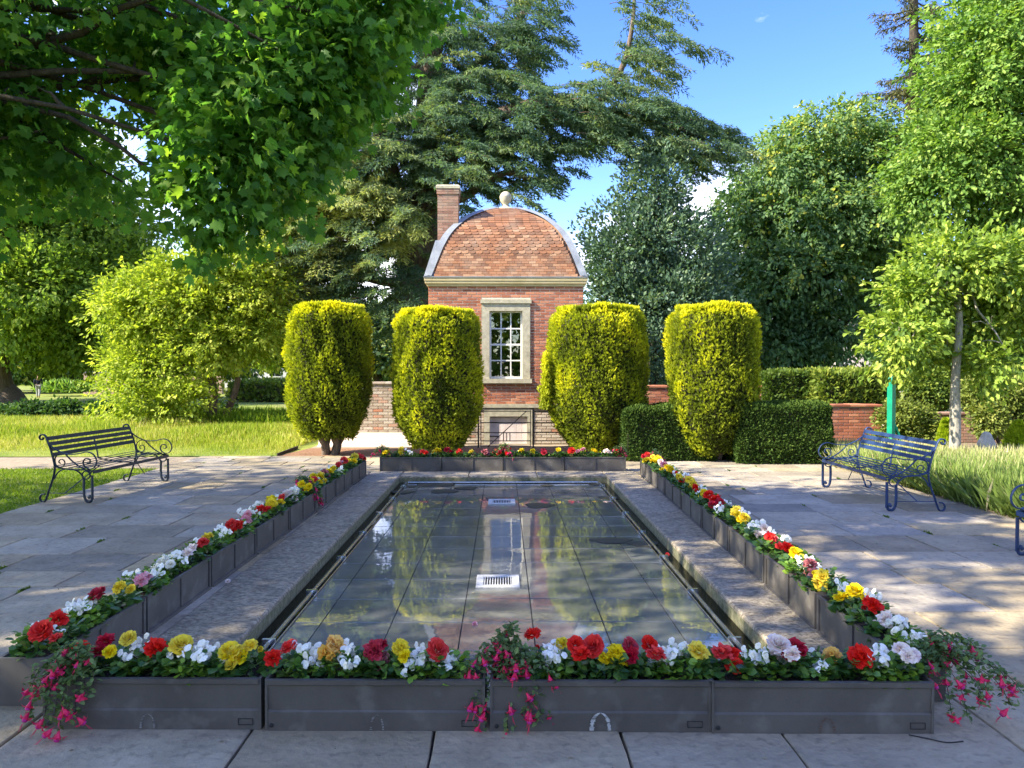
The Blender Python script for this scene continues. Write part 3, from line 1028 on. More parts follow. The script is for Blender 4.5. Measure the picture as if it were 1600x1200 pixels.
# ------------------------------------------------------------------ flowers
def bloom_mesh(name, m, seed, r=0.042, frill=0.1):
    rr = random.Random(seed)
    mb = MB()
    rings = [(5, .15, .55, 80), (6, .30, .62, 62), (8, .5, .70, 44), (9, .72, .74, 26), (9, .9, .72, 8), (8, .95, .6, -12)]
    for i, (n_, rad, ln, tilt) in enumerate(rings):
        for k in range(n_):
            th = 2 * PI * (k + .5 * (i % 2)) / n_ + rr.uniform(-.2, .2)
            tl = math.radians(tilt + rr.uniform(-10, 10))
            o_ = Vector((math.cos(th), math.sin(th), 0)); s_ = Vector((-math.sin(th), math.cos(th), 0))
            d_ = o_ * math.cos(tl) + Vector((0, 0, 1)) * math.sin(tl)
            b0 = o_ * rad * r * .35
            w_ = r * (.30 + .10 * i / 5)
            L_ = r * ln
            j = lambda: Vector((rr.uniform(-1, 1), rr.uniform(-1, 1), rr.uniform(-1, 1))) * r * frill
            nrmv = -o_ * math.sin(tl) + Vector((0, 0, 1)) * math.cos(tl)
            vs = [b0, b0 + d_ * L_ * .55 + s_ * w_ + nrmv * r * .12 + j(), b0 + d_ * L_ + s_ * w_ * .55 + j(), b0 + d_ * L_ * 1.04 - s_ * w_ * .5 + j(),
                  b0 + d_ * L_ * .55 - s_ * w_ + nrmv * r * .12 + j(), b0 + d_ * L_ * .5 - nrmv * r * .08]
            mb.add(vs, [(0, 1, 5), (1, 2, 3, 5), (5, 3, 4), (0, 5, 4)], True)
    me = bpy.data.meshes.new(name)
    me.from_pydata(mb.v, [], mb.f)
    me.polygons.foreach_set('use_smooth', [True] * len(mb.f))
    me.materials.append(m)
    return me


def wax_mesh(name, m, seed):
    """a small cluster of four-petalled single flowers"""
    rr = random.Random(seed)
    mb = MB()
    for q in range(5):
        c = Vector((rr.gauss(0, .022), rr.gauss(0, .022), rr.gauss(0, .014)))
        nz = Vector((rr.uniform(-.7, .7), rr.uniform(-1.0, .2), rr.uniform(.5, 1))).normalized()
        a = nz.cross(Vector((0.3, 0.2, 1))).normalized(); b = nz.cross(a)
        for k in range(4):
            th = PI / 2 * k
            d_ = a * math.cos(th) + b * math.sin(th); s_ = nz.cross(d_)
            L_ = .021 if k % 2 else .016; w_ = .0125
            mb.add([c, c + d_ * L_ * .5 + s_ * w_ + nz * .003, c + d_ * L_ + s_ * w_ * .5, c + d_ * L_ - s_ * w_ * .5, c + d_ * L_ * .5 - s_ * w_ + nz * .003],
                   [(0, 1, 2, 3, 4)])
    me = bpy.data.meshes.new(name)
    me.from_pydata(mb.v, [], mb.f); me.materials.append(m)
    return me


BL = {}
for k_ in ('red', 'crimson', 'yellow', 'orange', 'pink', 'blush', 'white', 'mauve'):
    BL[k_] = [bloom_mesh('bloom', M['petal_' + k_], 10 + i, frill=.08 + .05 * i, r=.042 - .004 * (i % 2)) for i in range(4)]
BL['wax'] = [wax_mesh('bloom', M['petal_white'], 40 + i) for i in range(4)]


def foliage_me(kind, seed, rx=.10, ry=.10, h=.12, n_=95):
    r = np.random.default_rng(seed)
    th = r.uniform(0, 2 * PI, n_); q = np.sqrt(r.uniform(0, 1, n_))
    P = np.stack((np.cos(th) * q * rx, np.sin(th) * q * ry, r.uniform(0.01, 1, n_) * h * (1 - .5 * q)), 1)
    O = nrm(np.stack((np.cos(th), np.sin(th), np.full(n_, .3)), 1))
    D = nrm(O + r.normal(size=(n_, 3)) * .35)
    Nn = nrm(np.array((0, 0, 1.0)) + O * .5 + r.normal(size=(n_, 3)) * .35)
    T = np.array([(0, 0, 0), (.34, .25, .05), (.40, .62, .02), (.05, 1, -.08), (-.36, .68, .02), (-.36, .25, .05)], float)
    o = leafmesh('foliage', P, D, Nn, (0.048 if kind != 'wax' else .034) * r.uniform(.7, 1.3, n_), r.uniform(0, 1, n_),
                 (T, [(0, 1, 2, 3), (0, 3, 4, 5)]), M['wax_leaf' if kind == 'wax' else 'begonia_leaf'])
    me = o.data
    bpy.data.objects.remove(o)
    return me


FO = {'dbl': [foliage_me('dbl', 60 + i) for i in range(4)], 'wax': [foliage_me('wax', 70 + i, n_=130) for i in range(3)]}
stem_me = MB().tube([(0, 0, -.09), (.004, 0, -.04), (0, 0, 0)], .0025, n=5).mesh('stem', M['fuchsia_leaf'])
NICE = {'red': 'red double', 'crimson': 'crimson double', 'yellow': 'yellow double', 'orange': 'apricot double', 'pink': 'pink double',
        'blush': 'blush white double', 'white': 'white double', 'mauve': 'faded mauve double', 'wax': 'small flowered white'}
prnd = random.Random(21)


def begonia(kind, loc, where, nb=None, big=1.0, lift=None, toward=Vector((0, -1, 0)), group='begonias in the troughs'):
    t_ = empty('begonia', loc, prnd.uniform(0, 6.28) * 0, '%s begonia, %s' % (NICE[kind], where), 'flower', group)
    wax = kind == 'wax'
    sc = prnd.uniform(.9, 1.15)
    link('foliage', FO['wax' if wax else 'dbl'][prnd.randrange(3)], t_, None, (0, 0, prnd.uniform(0, 6.28)), (sc, sc, sc))
    nb = nb or (prnd.choice((3, 4, 5)) if wax else prnd.choice((1, 2, 2, 3)))
    for k in range(nb):
        th = prnd.uniform(0, 6.28); q = prnd.uniform(.02, .075)
        if not wax and k == 0: q = .02
        z = (prnd.uniform(.06, .125) if wax else prnd.uniform(.10, .135) - .03 * k * .7)
        if lift: z += lift
        s_ = (prnd.uniform(.7, 1.1) if wax else big * prnd.uniform(.85, 1.25) * (.95 if k else 1.15))
        px_, py_ = math.cos(th) * q, math.sin(th) * q
        if k and not wax: px_ += toward.x * .035; py_ += toward.y * .035
        o = link('bloom', BL[kind][prnd.randrange(len(BL[kind]))], t_, (px_, py_, z),
                 (prnd.uniform(.15, .95) + (toward.y * -.0), prnd.uniform(-.4, .4), prnd.uniform(-.8, .8)), (s_, s_, s_))
    if not wax and prnd.random() < .7:
        th = prnd.uniform(0, 6.28); s_ = prnd.uniform(.28, .42)
        link('bud', BL[kind][0], t_, (.06 * math.cos(th), .06 * math.sin(th), prnd.uniform(.07, .12)), (prnd.uniform(.3, 1.2), prnd.uniform(-.5, .5), 0), (s_, s_, s_ * 1.5))
    return t_


SOILZ = PH - 0.024


def fuchsia(loc, label, arms, seed, nbl):
    """arms: list of end offsets; stems arch out from the crown and hang"""
    rr = random.Random(seed)
    t_ = empty('fuchsia', loc, 0, label, 'flower', 'trailing fuchsias')
    st = MB()
    LP, LD, LN = [], [], []
    spots = []
    for (ex, ey, ez) in arms:
        e = Vector((ex, ey, ez))
        top = Vector((ex * .35, ey * .35, max(.09, ez * .5 + .12)))
        pts = spline([Vector((0, 0, 0)), top * .6 + Vector((0, 0, .02)), top, (top + e) / 2 + Vector((0, 0, .02)) + Vector((ex, ey, 0)) * .12, e], 4)
        st.tube(pts, .0016, n=4)
        for i, p_ in enumerate(pts[2:]):
            for q in range(6):
                LP.append(p_ + Vector((rr.gauss(0, .014), rr.gauss(0, .014), rr.gauss(0, .014))))
                LD.append((rr.gauss(0, 1), rr.gauss(0, 1), rr.gauss(0, .6))); LN.append((rr.gauss(0, .4), rr.gauss(-.3, .4), 1))
            if i % 3 == 0 or i > len(pts) - 8: spots.append(p_)
        spots += [e, e + Vector((rr.uniform(-.02, .02), rr.uniform(-.02, .02), .015))]
    st.build('stems', M['bark_dark'], t_)
    n_ = len(LP)
    leafmesh('foliage', np.array([tuple(p_) for p_ in LP]), np.array(LD, float), np.array(LN, float), np.full(n_, .030) * RNG.uniform(.6, 1.3, n_),
             RNG.uniform(0, 1, n_), T_FOLD, M['fuchsia_leaf'], t_)
    rr.shuffle(spots)
    for k in range(min(nbl, len(spots))):
        p_ = spots[k]
        s_ = rr.uniform(.9, 1.5)
        o = link('bloom', FUCH, t_, p_ + Vector((rr.uniform(-.012, .012), rr.uniform(-.02, .0), 0)), (rr.uniform(-.7, .7), rr.uniform(-.7, .7), rr.uniform(0, 6)), (s_, s_, s_))
        link('corolla', FUCH_IN, o)
        link('stamens', FUCH_ST, o)
    return t_


mb = MB()
mb.tube([(0, 0, 0), (0, 0, -.010)], .0008, n=4)
mb.lathe([(.0008, -.010), (.004, -.013), (.0055, -.020), (.008, -.026), (.0115, -.032), (.010, -.036)], n=7)
for k in range(4):
    th = PI / 2 * k + .4
    o_ = Vector((math.cos(th), math.sin(th), 0)); s_ = Vector((-math.sin(th), math.cos(th), 0))
    c = Vector((0, 0, -.028))
    mb.add([c + o_ * .006 + s_ * .005, c + o_ * .006 - s_ * .005, c + o_ * .017 - s_ * .008 + Vector((0, 0, -.006)), c + o_ * .030 + Vector((0, 0, .001)), c + o_ * .017 + s_ * .008 + Vector((0, 0, -.006))],
           [(0, 1, 2, 3, 4)])
FUCH = mb.mesh('bloom', M['petal_magenta'])
FUCH_IN = MB().lathe([(.004, -.032), (.0100, -.037), (.0085, -.043), (.006, -.044)], n=7).mesh('corolla', M['petal_purple'])
mb = MB()
for k in range(4):
    mb.tube([(0, 0, -.045), (.003 * math.cos(k * 1.6), .003 * math.sin(k * 1.6), -.066 - .004 * k)], .0006, n=3)
FUCH_ST = mb.mesh('stamens', M['petal_magenta'])

# front row: kinds and places read off the photograph
front_plants = [(118, 'red', 2, -.02), (150, 'crimson', 2, .02), (190, 'yellow', 2, .02), (212, 'wax', 6, 0), (243, 'red', 2, -.02), (274, 'yellow', 1, 0), (300, 'wax', 6, 0), (330, 'wax', 6, .0),
                (352, 'yellow', 2, .01), (384, 'yellow', 3, .01),
                (448, 'red', 2, .01), (482, 'wax', 6, .0), (520, 'orange', 2, .02), (545, 'wax', 5, 0), (588, 'crimson', 2, 0), (604, 'mauve', 1, -.05), (624, 'yellow', 2, .01),
                (652, 'wax', 6, 0), (680, 'red', 1, .0), (702, 'wax', 5, -.01),
                (836, 'red', 1, .06), (858, 'wax', 6, .0), (880, 'yellow', 1, .02), (905, 'red', 2, .03), (932, 'red', 1, .03), (960, 'yellow', 3, .0), (990, 'crimson', 2, .01), (1016, 'red', 2, .03),
                (1030, 'wax', 6, 0), (1058, 'wax', 6, 0), (1082, 'yellow', 1, .0),
                (1134, 'red', 3, .0), (1182, 'wax', 7, .0), (1220, 'blush', 3, .02), (1244, 'crimson', 2, .0), (1268, 'wax', 4, -.02), (1295, 'orange', 1, -.02), (1335, 'red', 2, .0), (1352, 'wax', 6, -.01),
                (1384, 'wax', 6, .0), (1402, 'blush', 3, .03)]
near_words = ['at its meadow end', 'second along it', 'third along it', 'fourth along it', 'fifth along it', 'sixth along it', 'seventh along it', 'eighth along it', 'ninth along it',
              'tenth along it', 'eleventh along it', 'twelfth along it']
cnt = {}
for (px, kd, nb, lf) in front_plants:
    k = 0 if px < 412 else 1 if px < 764 else 2 if px < 1112 else 3
    c, a = FR[k]
    xw = (px - 786) / 1200 * 3.74
    i_ = cnt.get(k, 0); cnt[k] = i_ + 1
    yoff = prnd.uniform(-.03, .02) if kd == 'wax' else prnd.uniform(-.01, .05)
    begonia(kd, (xw, c.y + yoff + (xw - c.x) * math.tan(a), SOILZ), 'in the %s front row trough, %s' % (ORD[k], near_words[min(i_, 11)]), nb, 1.0, lf)

seqL = [['red', 'red', 'wax', 'crimson', 'yellow'], ['pink', 'wax', 'white', 'wax', 'blush'], ['red', 'yellow', 'wax', 'red', 'wax'], ['pink', 'wax', 'red', 'yellow', 'yellow'],
        ['red', 'blush', 'white', 'wax', 'yellow'], ['yellow', 'red', 'yellow', 'yellow', 'mauve'], ['yellow', 'yellow', 'wax', 'red', 'pink'], ['red', 'yellow', 'wax', 'yellow', 'red']]
seqR = [['wax', 'blush', 'red', 'yellow', 'wax'], ['yellow', 'mauve', 'wax', 'yellow', 'red'], ['red', 'wax', 'blush', 'wax', 'yellow'], ['yellow', 'yellow', 'wax', 'crimson', 'red'],
        ['red', 'yellow', 'wax', 'red', 'yellow'], ['yellow', 'red', 'yellow', 'wax', 'red'], ['yellow', 'yellow', 'pink', 'red', 'blush'], ['yellow', 'yellow', 'yellow', 'crimson', 'red']]
seqB = [['yellow', 'yellow', 'wax', 'red', 'yellow'], ['crimson', 'red', 'yellow', 'mauve', 'red'], ['red', 'yellow', 'yellow', 'crimson', 'yellow'], ['red', 'pink', 'yellow', 'blush', 'red']]
# inner white rows on the outer edge are also visible: a wax begonia joins each half trough
for (ROW, seq, nm, tw) in ((LEFT, seqL, 'meadow side', Vector((1, -.3, 0))), (RIGHT, seqR, 'lavender side', Vector((-1, -.3, 0))), (BACK, seqB, 'far', Vector((0, -1, 0)))):
    for k, (c, a) in enumerate(ROW):
        u = Vector((math.cos(a), math.sin(a), 0)); nn = Vector((-u.y, u.x, 0))
        for i, kd in enumerate(seq[k]):
            pos = c + u * ((i - 2) * .205 + prnd.uniform(-.02, .02)) + nn * prnd.uniform(-.03, .03)
            pos.z = SOILZ
            trough = ('%s %s trough' % (ORD[k], nm)) if nm != 'far' else ('%s far row trough' % ORD[k])
            begonia(kd, pos, '%s plant in the %s from the front' % (ORD[i], trough) if nm != 'far' else '%s plant in the %s from the meadow' % (ORD[i], trough), None, 1.05, .0, tw)
        if nm != 'far' and k < 7:
            side = nn * (.055 if nm == 'meadow side' else -.055)
            for i in range(2):
                pos = c + u * (-.28 + .5 * i) + side
                pos.z = SOILZ
                begonia('wax', pos, 'at the outer lip of the %s %s trough, %s' % (ORD[k], nm, ('nearer half', 'farther half')[i]), 3, 1, .0, tw)

fuchsia((-2.04, 3.70, SOILZ), 'fuchsia spilling over the corner trough at the meadow end of the front row',
        [(-.16, -.12, -.10), (-.08, -.16, -.14), (.0, -.17, -.16), (.06, -.15, -.12), (.10, -.14, -.02), (-.2, -.05, -.02), (.02, -.17, -.08), (-.10, -.14, -.02), (.13, -.12, .05), (-.05, -.12, .10), (.06, -.12, .08), (-.03, -.16, -.12)], 5, 36)
fuchsia((.02, 3.74, SOILZ), 'large fuchsia hanging over the joint in the middle of the front row',
        [(-.22, -.12, -.02), (-.15, -.15, -.08), (-.12, -.16, -.18), (.0, -.17, -.20), (.10, -.17, -.12), (.16, -.17, -.14), (.14, -.17, -.02), (.22, -.15, .02), (.08, -.12, .08), (-.10, -.1, .10),
         (.02, -.05, .20), (-.04, -.1, .14), (.06, -.14, -.05), (-.03, -.14, .0), (.12, -.17, -.16), (-.16, -.12, .06), (.03, -.15, .06)], 6, 52)
fuchsia((2.06, 3.72, SOILZ), 'wide fuchsia arching past the lavender end of the front row',
        [(.30, -.12, .02), (.38, -.05, -.02), (.42, -.10, -.06), (.20, -.16, -.08), (.12, -.17, -.14), (.05, -.16, -.14), (.28, .02, .10), (.24, -.10, -.10), (.34, .06, .04), (-.04, -.12, .02), (.16, -.1, .08), (.36, -.12, -.12),
         (.10, .0, .12), (.22, -.15, -.02)], 8, 40)
fuchsia(LEFT[4][0] + Vector((.0, .55, SOILZ)), 'dusky fuchsia hanging into the middle of the meadow side row',
        [(.16, -.05, -.04), (.18, .05, -.10), (.16, .12, -.06), (.12, -.12, .02), (.05, .0, .12), (-.05, .1, .12), (.14, .0, .04), (.17, .15, -.12), (-.1, .0, .14)], 9, 26)
fuchsia(BACK[2][0] + Vector((-.5, 0, SOILZ)), 'dusky fuchsia standing up in the middle of the far row',
        [(.1, -.1, .10), (-.12, -.1, .08), (.0, -.06, .20), (.05, 0, .18), (-.06, .02, .16), (.16, -.1, .02), (-.18, -.08, .04)], 10, 20)
fuchsia(BACK[3][0] + Vector((.42, 0, SOILZ)), 'pink fuchsia at the lavender end of the far row',
        [(.1, -.1, .10), (-.1, -.1, .12), (.06, -.06, .16), (.12, .0, .06)], 11, 14)
fuchsia(BACK[0][0] + Vector((-.45, 0, SOILZ)), 'dusky fuchsia at the meadow end of the far row',
        [(-.15, -.1, .10), (-.2, -.05, .04), (-.08, -.06, .14), (.08, -.05, .10)], 12, 12)
fuchsia(RIGHT[7][0] + Vector((.05, .35, SOILZ)), 'purple fuchsia at the far end of the lavender side row',
        [(.15, .1, .08), (.1, .2, .04), (.05, .0, .14), (.2, .05, .02), (.1, -.15, .12)], 13, 16)

# ------------------------------------------------------------------ benches
def bench(name, loc, rz, label, m_, L_):
    root = empty(name, loc, rz, label, 'bench', 'scrolled iron benches')
    q = lambda x, y, X: (X, (430 - x) * .00138 * -1 * -1, (775 - y) * .00138)

    def curve(mb, pts, X, r=.009, n=5):
        mb.tube(spline([q(x, y, X) for x, y in pts], n), r, n=6, flat=(1.7, .75))

    for s_ in (-1, 1):
        X = s_ * L_ / 2
        mb = MB()   # rear leg + back upright in one iron
        curve(mb, [(225, 700), (195, 705), (178, 735), (190, 765), (222, 768), (240, 742), (268, 660), (305, 560), (325, 470), (318, 400), (290, 290), (262, 215), (245, 170), (225, 148), (195, 148), (180, 168), (190, 190), (212, 188), (215, 170)], X, .013)
        mb.build('leg', m_, root)
        mb = MB()   # front leg: doubled bar with a foot scroll
        curve(mb, [(608, 550), (606, 640), (612, 720), (635, 762), (670, 760), (682, 735), (665, 715), (648, 735)], X, .011)
        curve(mb, [(688, 520), (688, 640), (688, 745)], X, .011)
        curve(mb, [(630, 478), (596, 500), (596, 535), (630, 556), (664, 535), (664, 500), (630, 478)], X, .010)
        curve(mb, [(608, 560), (590, 520), (540, 480), (470, 462), (390, 475), (345, 510), (320, 560)], X, .010)
        mb.build('leg', m_, root)
        mb = MB()
        curve(mb, [(272, 235), (340, 285), (430, 322), (500, 326), (570, 318), (640, 303), (700, 325), (733, 385), (715, 440), (670, 462), (620, 442), (602, 400), (625, 365), (665, 372), (668, 402), (642, 408)], X, .010)
        curve(mb, [(425, 318), (480, 375), (550, 430), (625, 470), (680, 500)], X, .010)
        curve(mb, [(430, 322), (370, 322), (332, 360), (335, 420), (370, 446), (410, 436), (424, 400), (402, 375), (375, 380), (366, 400), (382, 412)], X, .008)
        mb.build('armrest', m_, root)
        mb = MB()
        curve(mb, [(320, 440), (420, 462), (520, 470), (620, 470), (690, 480)], X, .012)
        mb.build('seat_bearer', m_, root)
        mb = MB()
        curve(mb, [(250, 690), (420, 690), (606, 690)], X, .006)
        mb.build('stretcher', m_, root)
    # middle strap and braces
    mb = MB(); curve(mb, [(318, 440), (292, 300), (262, 215)], 0, .010); curve(mb, [(320, 440), (500, 470), (690, 482)], 0, .010)
    mb.build('strap', m_, root)
    for s_ in (-1, 1):
        mb = MB(); mb.tube([Vector(q(420, 690, s_ * L_ / 2)), Vector(q(520, 476, s_ * L_ * .22))], .007, n=6)
        mb.build('brace', m_, root)
    L2 = L_ / 2
    for (x, y) in ((257, 182), (274, 232), (290, 282), (305, 332)):
        c = Vector(q(x, y, 0)); ang = math.radians(18)
        Mx = Matrix.Translation(c) @ Matrix.Rotation(-ang, 4, 'X')
        MB().box(-L2, L2, -.004, .004, -.025, .025, Mx).build('slat', m_, root)
    for (x, y, tl) in ((352, 440, 8), (415, 450, 5), (478, 458, 3), (541, 462, 2), (604, 463, 4), (664, 470, 14)):
        c = Vector(q(x, y, 0))
        Mx = Matrix.Translation(c) @ Matrix.Rotation(math.radians(-tl), 4, 'X')
        MB().box(-L2, L2, -.027, .027, .008, .015, Mx).build('slat', m_, root)
    MB().box(-L2, L2, -.37, -.362, .372, .412).build('slat', m_, root)
    return root


# local +y is the back of the bench
a = gnd(212, 783); b = gnd(226, 752)
bench('bench', (-5.53, 10.82, 0), math.radians(90) - math.atan2(.16, 1.85), 'dark blue iron bench with scrolled arms by the meadow', M['bench_dark'], 1.86)
bench('bench', (4.97, 10.08, 0), math.radians(-90), 'blue iron bench with scrolled arms beside the lavender and slim tree', M['bench_blue'], 1.85)
bench('bench', (5.06, 6.02, 0), math.radians(-90), 'blue iron bench cut off by the edge of the photo, near the lavender', M['bench_blue'], 1.85)

# ------------------------------------------------------------------ pavilion
BX, BY, HWB = 0.066, 17.5, 1.765
bld = empty('garden_pavilion', (BX, BY, 0), 0, 'square red brick garden pavilion with curved tiled roof and tall sash window', 'building')
ZB, ZT = 0.92, 3.60
WX, WZ0, WZ1 = 0.375, 1.50, 3.04
SX, SZ0, SZ1 = 0.55, 1.40, 3.30
yb = .007
mb = MB()
T = .3
for (x0, x1, z0, z1) in ((-HWB + .01, -SX + .01, ZB, ZT), (SX - .01, HWB - .01, ZB, ZT), (-SX + .01, SX - .01, ZB, SZ0), (-SX + .01, SX - .01, SZ1, ZT)):
    mb.box(x0, x1, yb, T, z0, z1)
mb.box(-HWB + .01, -HWB + T, T, 3.53, ZB, ZT); mb.box(HWB - T, HWB - .01, T, 3.53, ZB, ZT); mb.box(-HWB + T, HWB - T, 3.53 - T, 3.53, ZB, ZT)
mb.box(-HWB + T, HWB - T, T, 3.53 - T, ZB, ZB + .02)
wall = mb.build('wall', M['mortar'], bld)
mb = MB(); mb.box(-HWB - .02, -.45, yb, 3.55, 0, ZB - .08); mb.box(.55, HWB + .02, yb, 3.55, 0, ZB - .08); mb.box(-.45, .55, yb, 3.55, .80, ZB - .08); mb.box(-.45, .55, .2, 3.55, 0, .8)
mb.build('plinth_wall', M['mortar'], bld)


def brickset(regions, m_, parent, cap, z_course, blen, seed, holes=(), y=0.0, ymode='front', depth=.03, name='brick', jit=.0015):
    """running-bond bricks on a wall facing -y (or along x for 'side'); first cap as objects, the rest one stuff part"""
    rr = random.Random(seed)
    rects = []
    for (x0, x1, z0, z1) in regions:
        z = z0; r_ = int(round(z0 / z_course))
        while z < z1 - .02:
            h_ = min(z_course, z1 - z)
            x = x0; first = True
            while x < x1 - .01:
                l_ = blen * (.5 if first and r_ % 2 else 1); first = False
                if x + l_ > x1 - .04: l_ = x1 - x
                segs = [(x, x + l_)]
                for (hx0, hx1, hz0, hz1) in holes:
                    if z + h_ > hz0 + .005 and z < hz1 - .005:
                        ns = []
                        for (a_, b_) in segs:
                            if b_ <= hx0 or a_ >= hx1: ns.append((a_, b_)); continue
                            if a_ < hx0 - .03: ns.append((a_, hx0))
                            if b_ > hx1 + .03: ns.append((hx1, b_))
                        segs = ns
                for (a_, b_) in segs: rects.append((a_, b_, z, z + h_))
                x += l_
            z += z_course; r_ += 1
    rr.shuffle(rects)
    base = MB().slab(-.5, .5, -.5, .5, -1, 0, b=.06).mesh('brick', m_)
    g_ = .0078
    st = MB(); tints = []
    for i, (x0, x1, z0, z1) in enumerate(rects):
        if i < cap:
            o = link(name, base, parent, ((x0 + x1) / 2, y + rr.uniform(-jit, jit), (z0 + z1) / 2), (PI / 2, 0, 0), (x1 - x0 - 2 * g_, z1 - z0 - 2 * g_, depth))
        else:
            st.box(x0 + g_, x1 - g_, y + rr.uniform(-jit, jit), y + depth, z0 + g_, z1 - g_)
            tints += [rr.random()] * 6
    if tints:
        me = st.mesh('brickwork', m_)
        at_ = me.attributes.new('tint', 'FLOAT', 'FACE')
        at_.data.foreach_set('value', tints)
        o = link('brickwork', me, parent); o['kind'] = 'stuff'


brickset([(-HWB, HWB, ZB, ZT)], M['brick'], wall, 300, .0655, .221, 1, holes=[(-SX, SX, SZ0, SZ1)])
brickset([(-HWB - .03, -.50, .02, ZB - .08), (.60, HWB + .03, .02, ZB - .08)], M['brick_pale'], bld, 150, .0655, .221, 2, y=-.005)
# side walls bricks (both flanks) as joined brickwork
for s_ in (-1, 1):
    st = MB(); tints = []
    rr = random.Random(30 + s_)
    z = ZB; r_ = 0
    while z < ZT - .03:
        y_ = 0.0 if r_ % 2 else -.11
        while y_ < 3.5:
            y0_, y1_ = max(y_, .02), min(y_ + .221, 3.53)
            xx = s_ * HWB
            st.box(min(xx, xx - s_ * .03) , max(xx, xx - s_ * .03), y0_ + .0045, y1_ - .0045, z + .0045, min(z + .061, ZT)); tints += [rr.random()] * 6
            y_ += .221
        z += .0655; r_ += 1
    me = st.mesh('brickwork', M['brick'])
    at_ = me.attributes.new('tint', 'FLOAT', 'FACE'); at_.data.foreach_set('value', tints)
    o = link('brickwork', me, bld); o['kind'] = 'stuff'
MB().box(-HWB - .05, HWB + .05, -.05, .02, ZB - .08, ZB).build('stone_band', M['stone'], bld)
# basement door and stone surround
mb = MB(); mb.box(-.50, -.37, -.03, .05, 0, .64); mb.box(.49, .60, -.03, .05, 0, .64); mb.box(-.50, .60, -.03, .05, .642, .80)
mb.build('door_surround', M['stone'], bld)
door = MB().box(-.37, .49, .06, .09, 0, .64).build('door', M['pink_door'], bld)
for k in range(7):
    x0 = -.365 + k * .1215
    MB().slab(x0, x0 + .118, -.62, -.005, 0, .018, b=.003, M=Matrix.Translation((0, .06, 0)) @ Matrix.Rotation(PI / 2, 4, 'X') @ Matrix.Scale(-1, 4, (0, 1, 0))).build('plank', M['pink_door'], door)
for z in (.50, .18):
    MB().box(-.40, -.17, .030, .040, z - .012, z + .012).build('hinge', M['iron_black'], door)

# window: stone surround, sash, bars, panes
win = MB()
win.box(-SX, -WX, -.03, .22, SZ0 + .10, SZ1 - .26); win.box(WX, SX, -.03, .22, SZ0 + .10, SZ1 - .26)
win.box(-SX, SX, -.03, .22, SZ1 - .26, SZ1 - .09)
window = win.build('window', M['stone'], bld)
MB().box(-SX - .03, SX + .03, -.065, .22, SZ1 - .088, SZ1).build('lintel_moulding', M['stone'], window)
MB().box(-SX - .04, SX + .04, -.08, .22, SZ0, SZ0 + .098).build('sill', M['stone'], window)
f_ = .032
mb = MB()
mb.box(-WX, -WX + f_ + .01, .09, .14, WZ0, WZ1); mb.box(WX - f_ - .01, WX, .09, .14, WZ0, WZ1)
mb.box(-WX + f_ + .01, WX - f_ - .01, .09, .14, WZ1 - f_, WZ1); mb.box(-WX + f_ + .01, WX - f_ - .01, .09, .14, WZ0, WZ0 + .05)
mb.build('sash', M['white_paint'], window)
xi0, xi1, zi0, zi1 = -WX + f_ + .01, WX - f_ - .01, WZ0 + .05, WZ1 - f_
for k in (1, 2):
    x = xi0 + (xi1 - xi0) * k / 3
    MB().box(x - .014, x + .014, .095, .135, zi0, zi1).build('glazing_bar', M['white_paint'], window)
for k in (1, 2, 3):
    z = zi0 + (zi1 - zi0) * k / 4
    hh = .022 if k == 2 else .015
    MB().box(xi0, xi1, .093, .137, z - hh, z + hh).build('glazing_bar', M['white_paint'], window)
rr = random.Random(4)
for i in range(3):
    for k in range(4):
        x0 = xi0 + (xi1 - xi0) * i / 3; x1 = xi0 + (xi1 - xi0) * (i + 1) / 3
        z0 = zi0 + (zi1 - zi0) * k / 4; z1 = zi0 + (zi1 - zi0) * (k + 1) / 4
        pm = MB().box(-(x1 - x0) / 2, (x1 - x0) / 2, -.002, .002, -(z1 - z0) / 2, (z1 - z0) / 2)
        pm.build('pane', M['pane'], window, ((x0 + x1) / 2, .115, (z0 + z1) / 2), (math.radians(rr.gauss(0, .2)), 0, math.radians(rr.gauss(0, .2))))
# interior floor and dim back wall of the room are the building's own walls
MB().box(-HWB + T + .01, HWB - T - .01, T + .01, 3.53 - T - .01, ZT - .02, ZT).build('room_ceiling', M['mortar'], bld)

# cornice
HE = 1.86
mb = MB()
for (h0, z0, z1) in ((HWB + .03, ZT, ZT + .06), (HWB + .07, ZT + .06, ZT + .12), (HE - .01, ZT + .12, ZT + .19)):
    yc = HWB
    mb.box(-h0, h0, yc - h0, yc + h0, z0 + .0005, z1)
mb.build('cornice', M['stone_yellow'], bld)

# roof profile (half width, height)
prof = [(1.86, 3.80), (1.83, 3.83), (1.71, 4.17), (1.56, 4.56), (1.36, 4.92), (1.03, 5.27), (.68, 5.50), (.39, 5.63), (.22, 5.68)]
pp = spline([(a_, 0, b_) for a_, b_ in prof], 8)
arc = [0]
for i in range(1, len(pp)): arc.append(arc[-1] + (pp[i] - pp[i - 1]).length)


def rp(s_):
    s_ = max(0, min(arc[-1], s_))
    for i in range(1, len(pp)):
        if arc[i] >= s_:
            t_ = (s_ - arc[i - 1]) / (arc[i] - arc[i - 1] + 1e-9)
            return pp[i - 1].lerp(pp[i], t_), (pp[i] - pp[i - 1]).normalized()
    return pp[-1], (pp[-1] - pp[-2]).normalized()


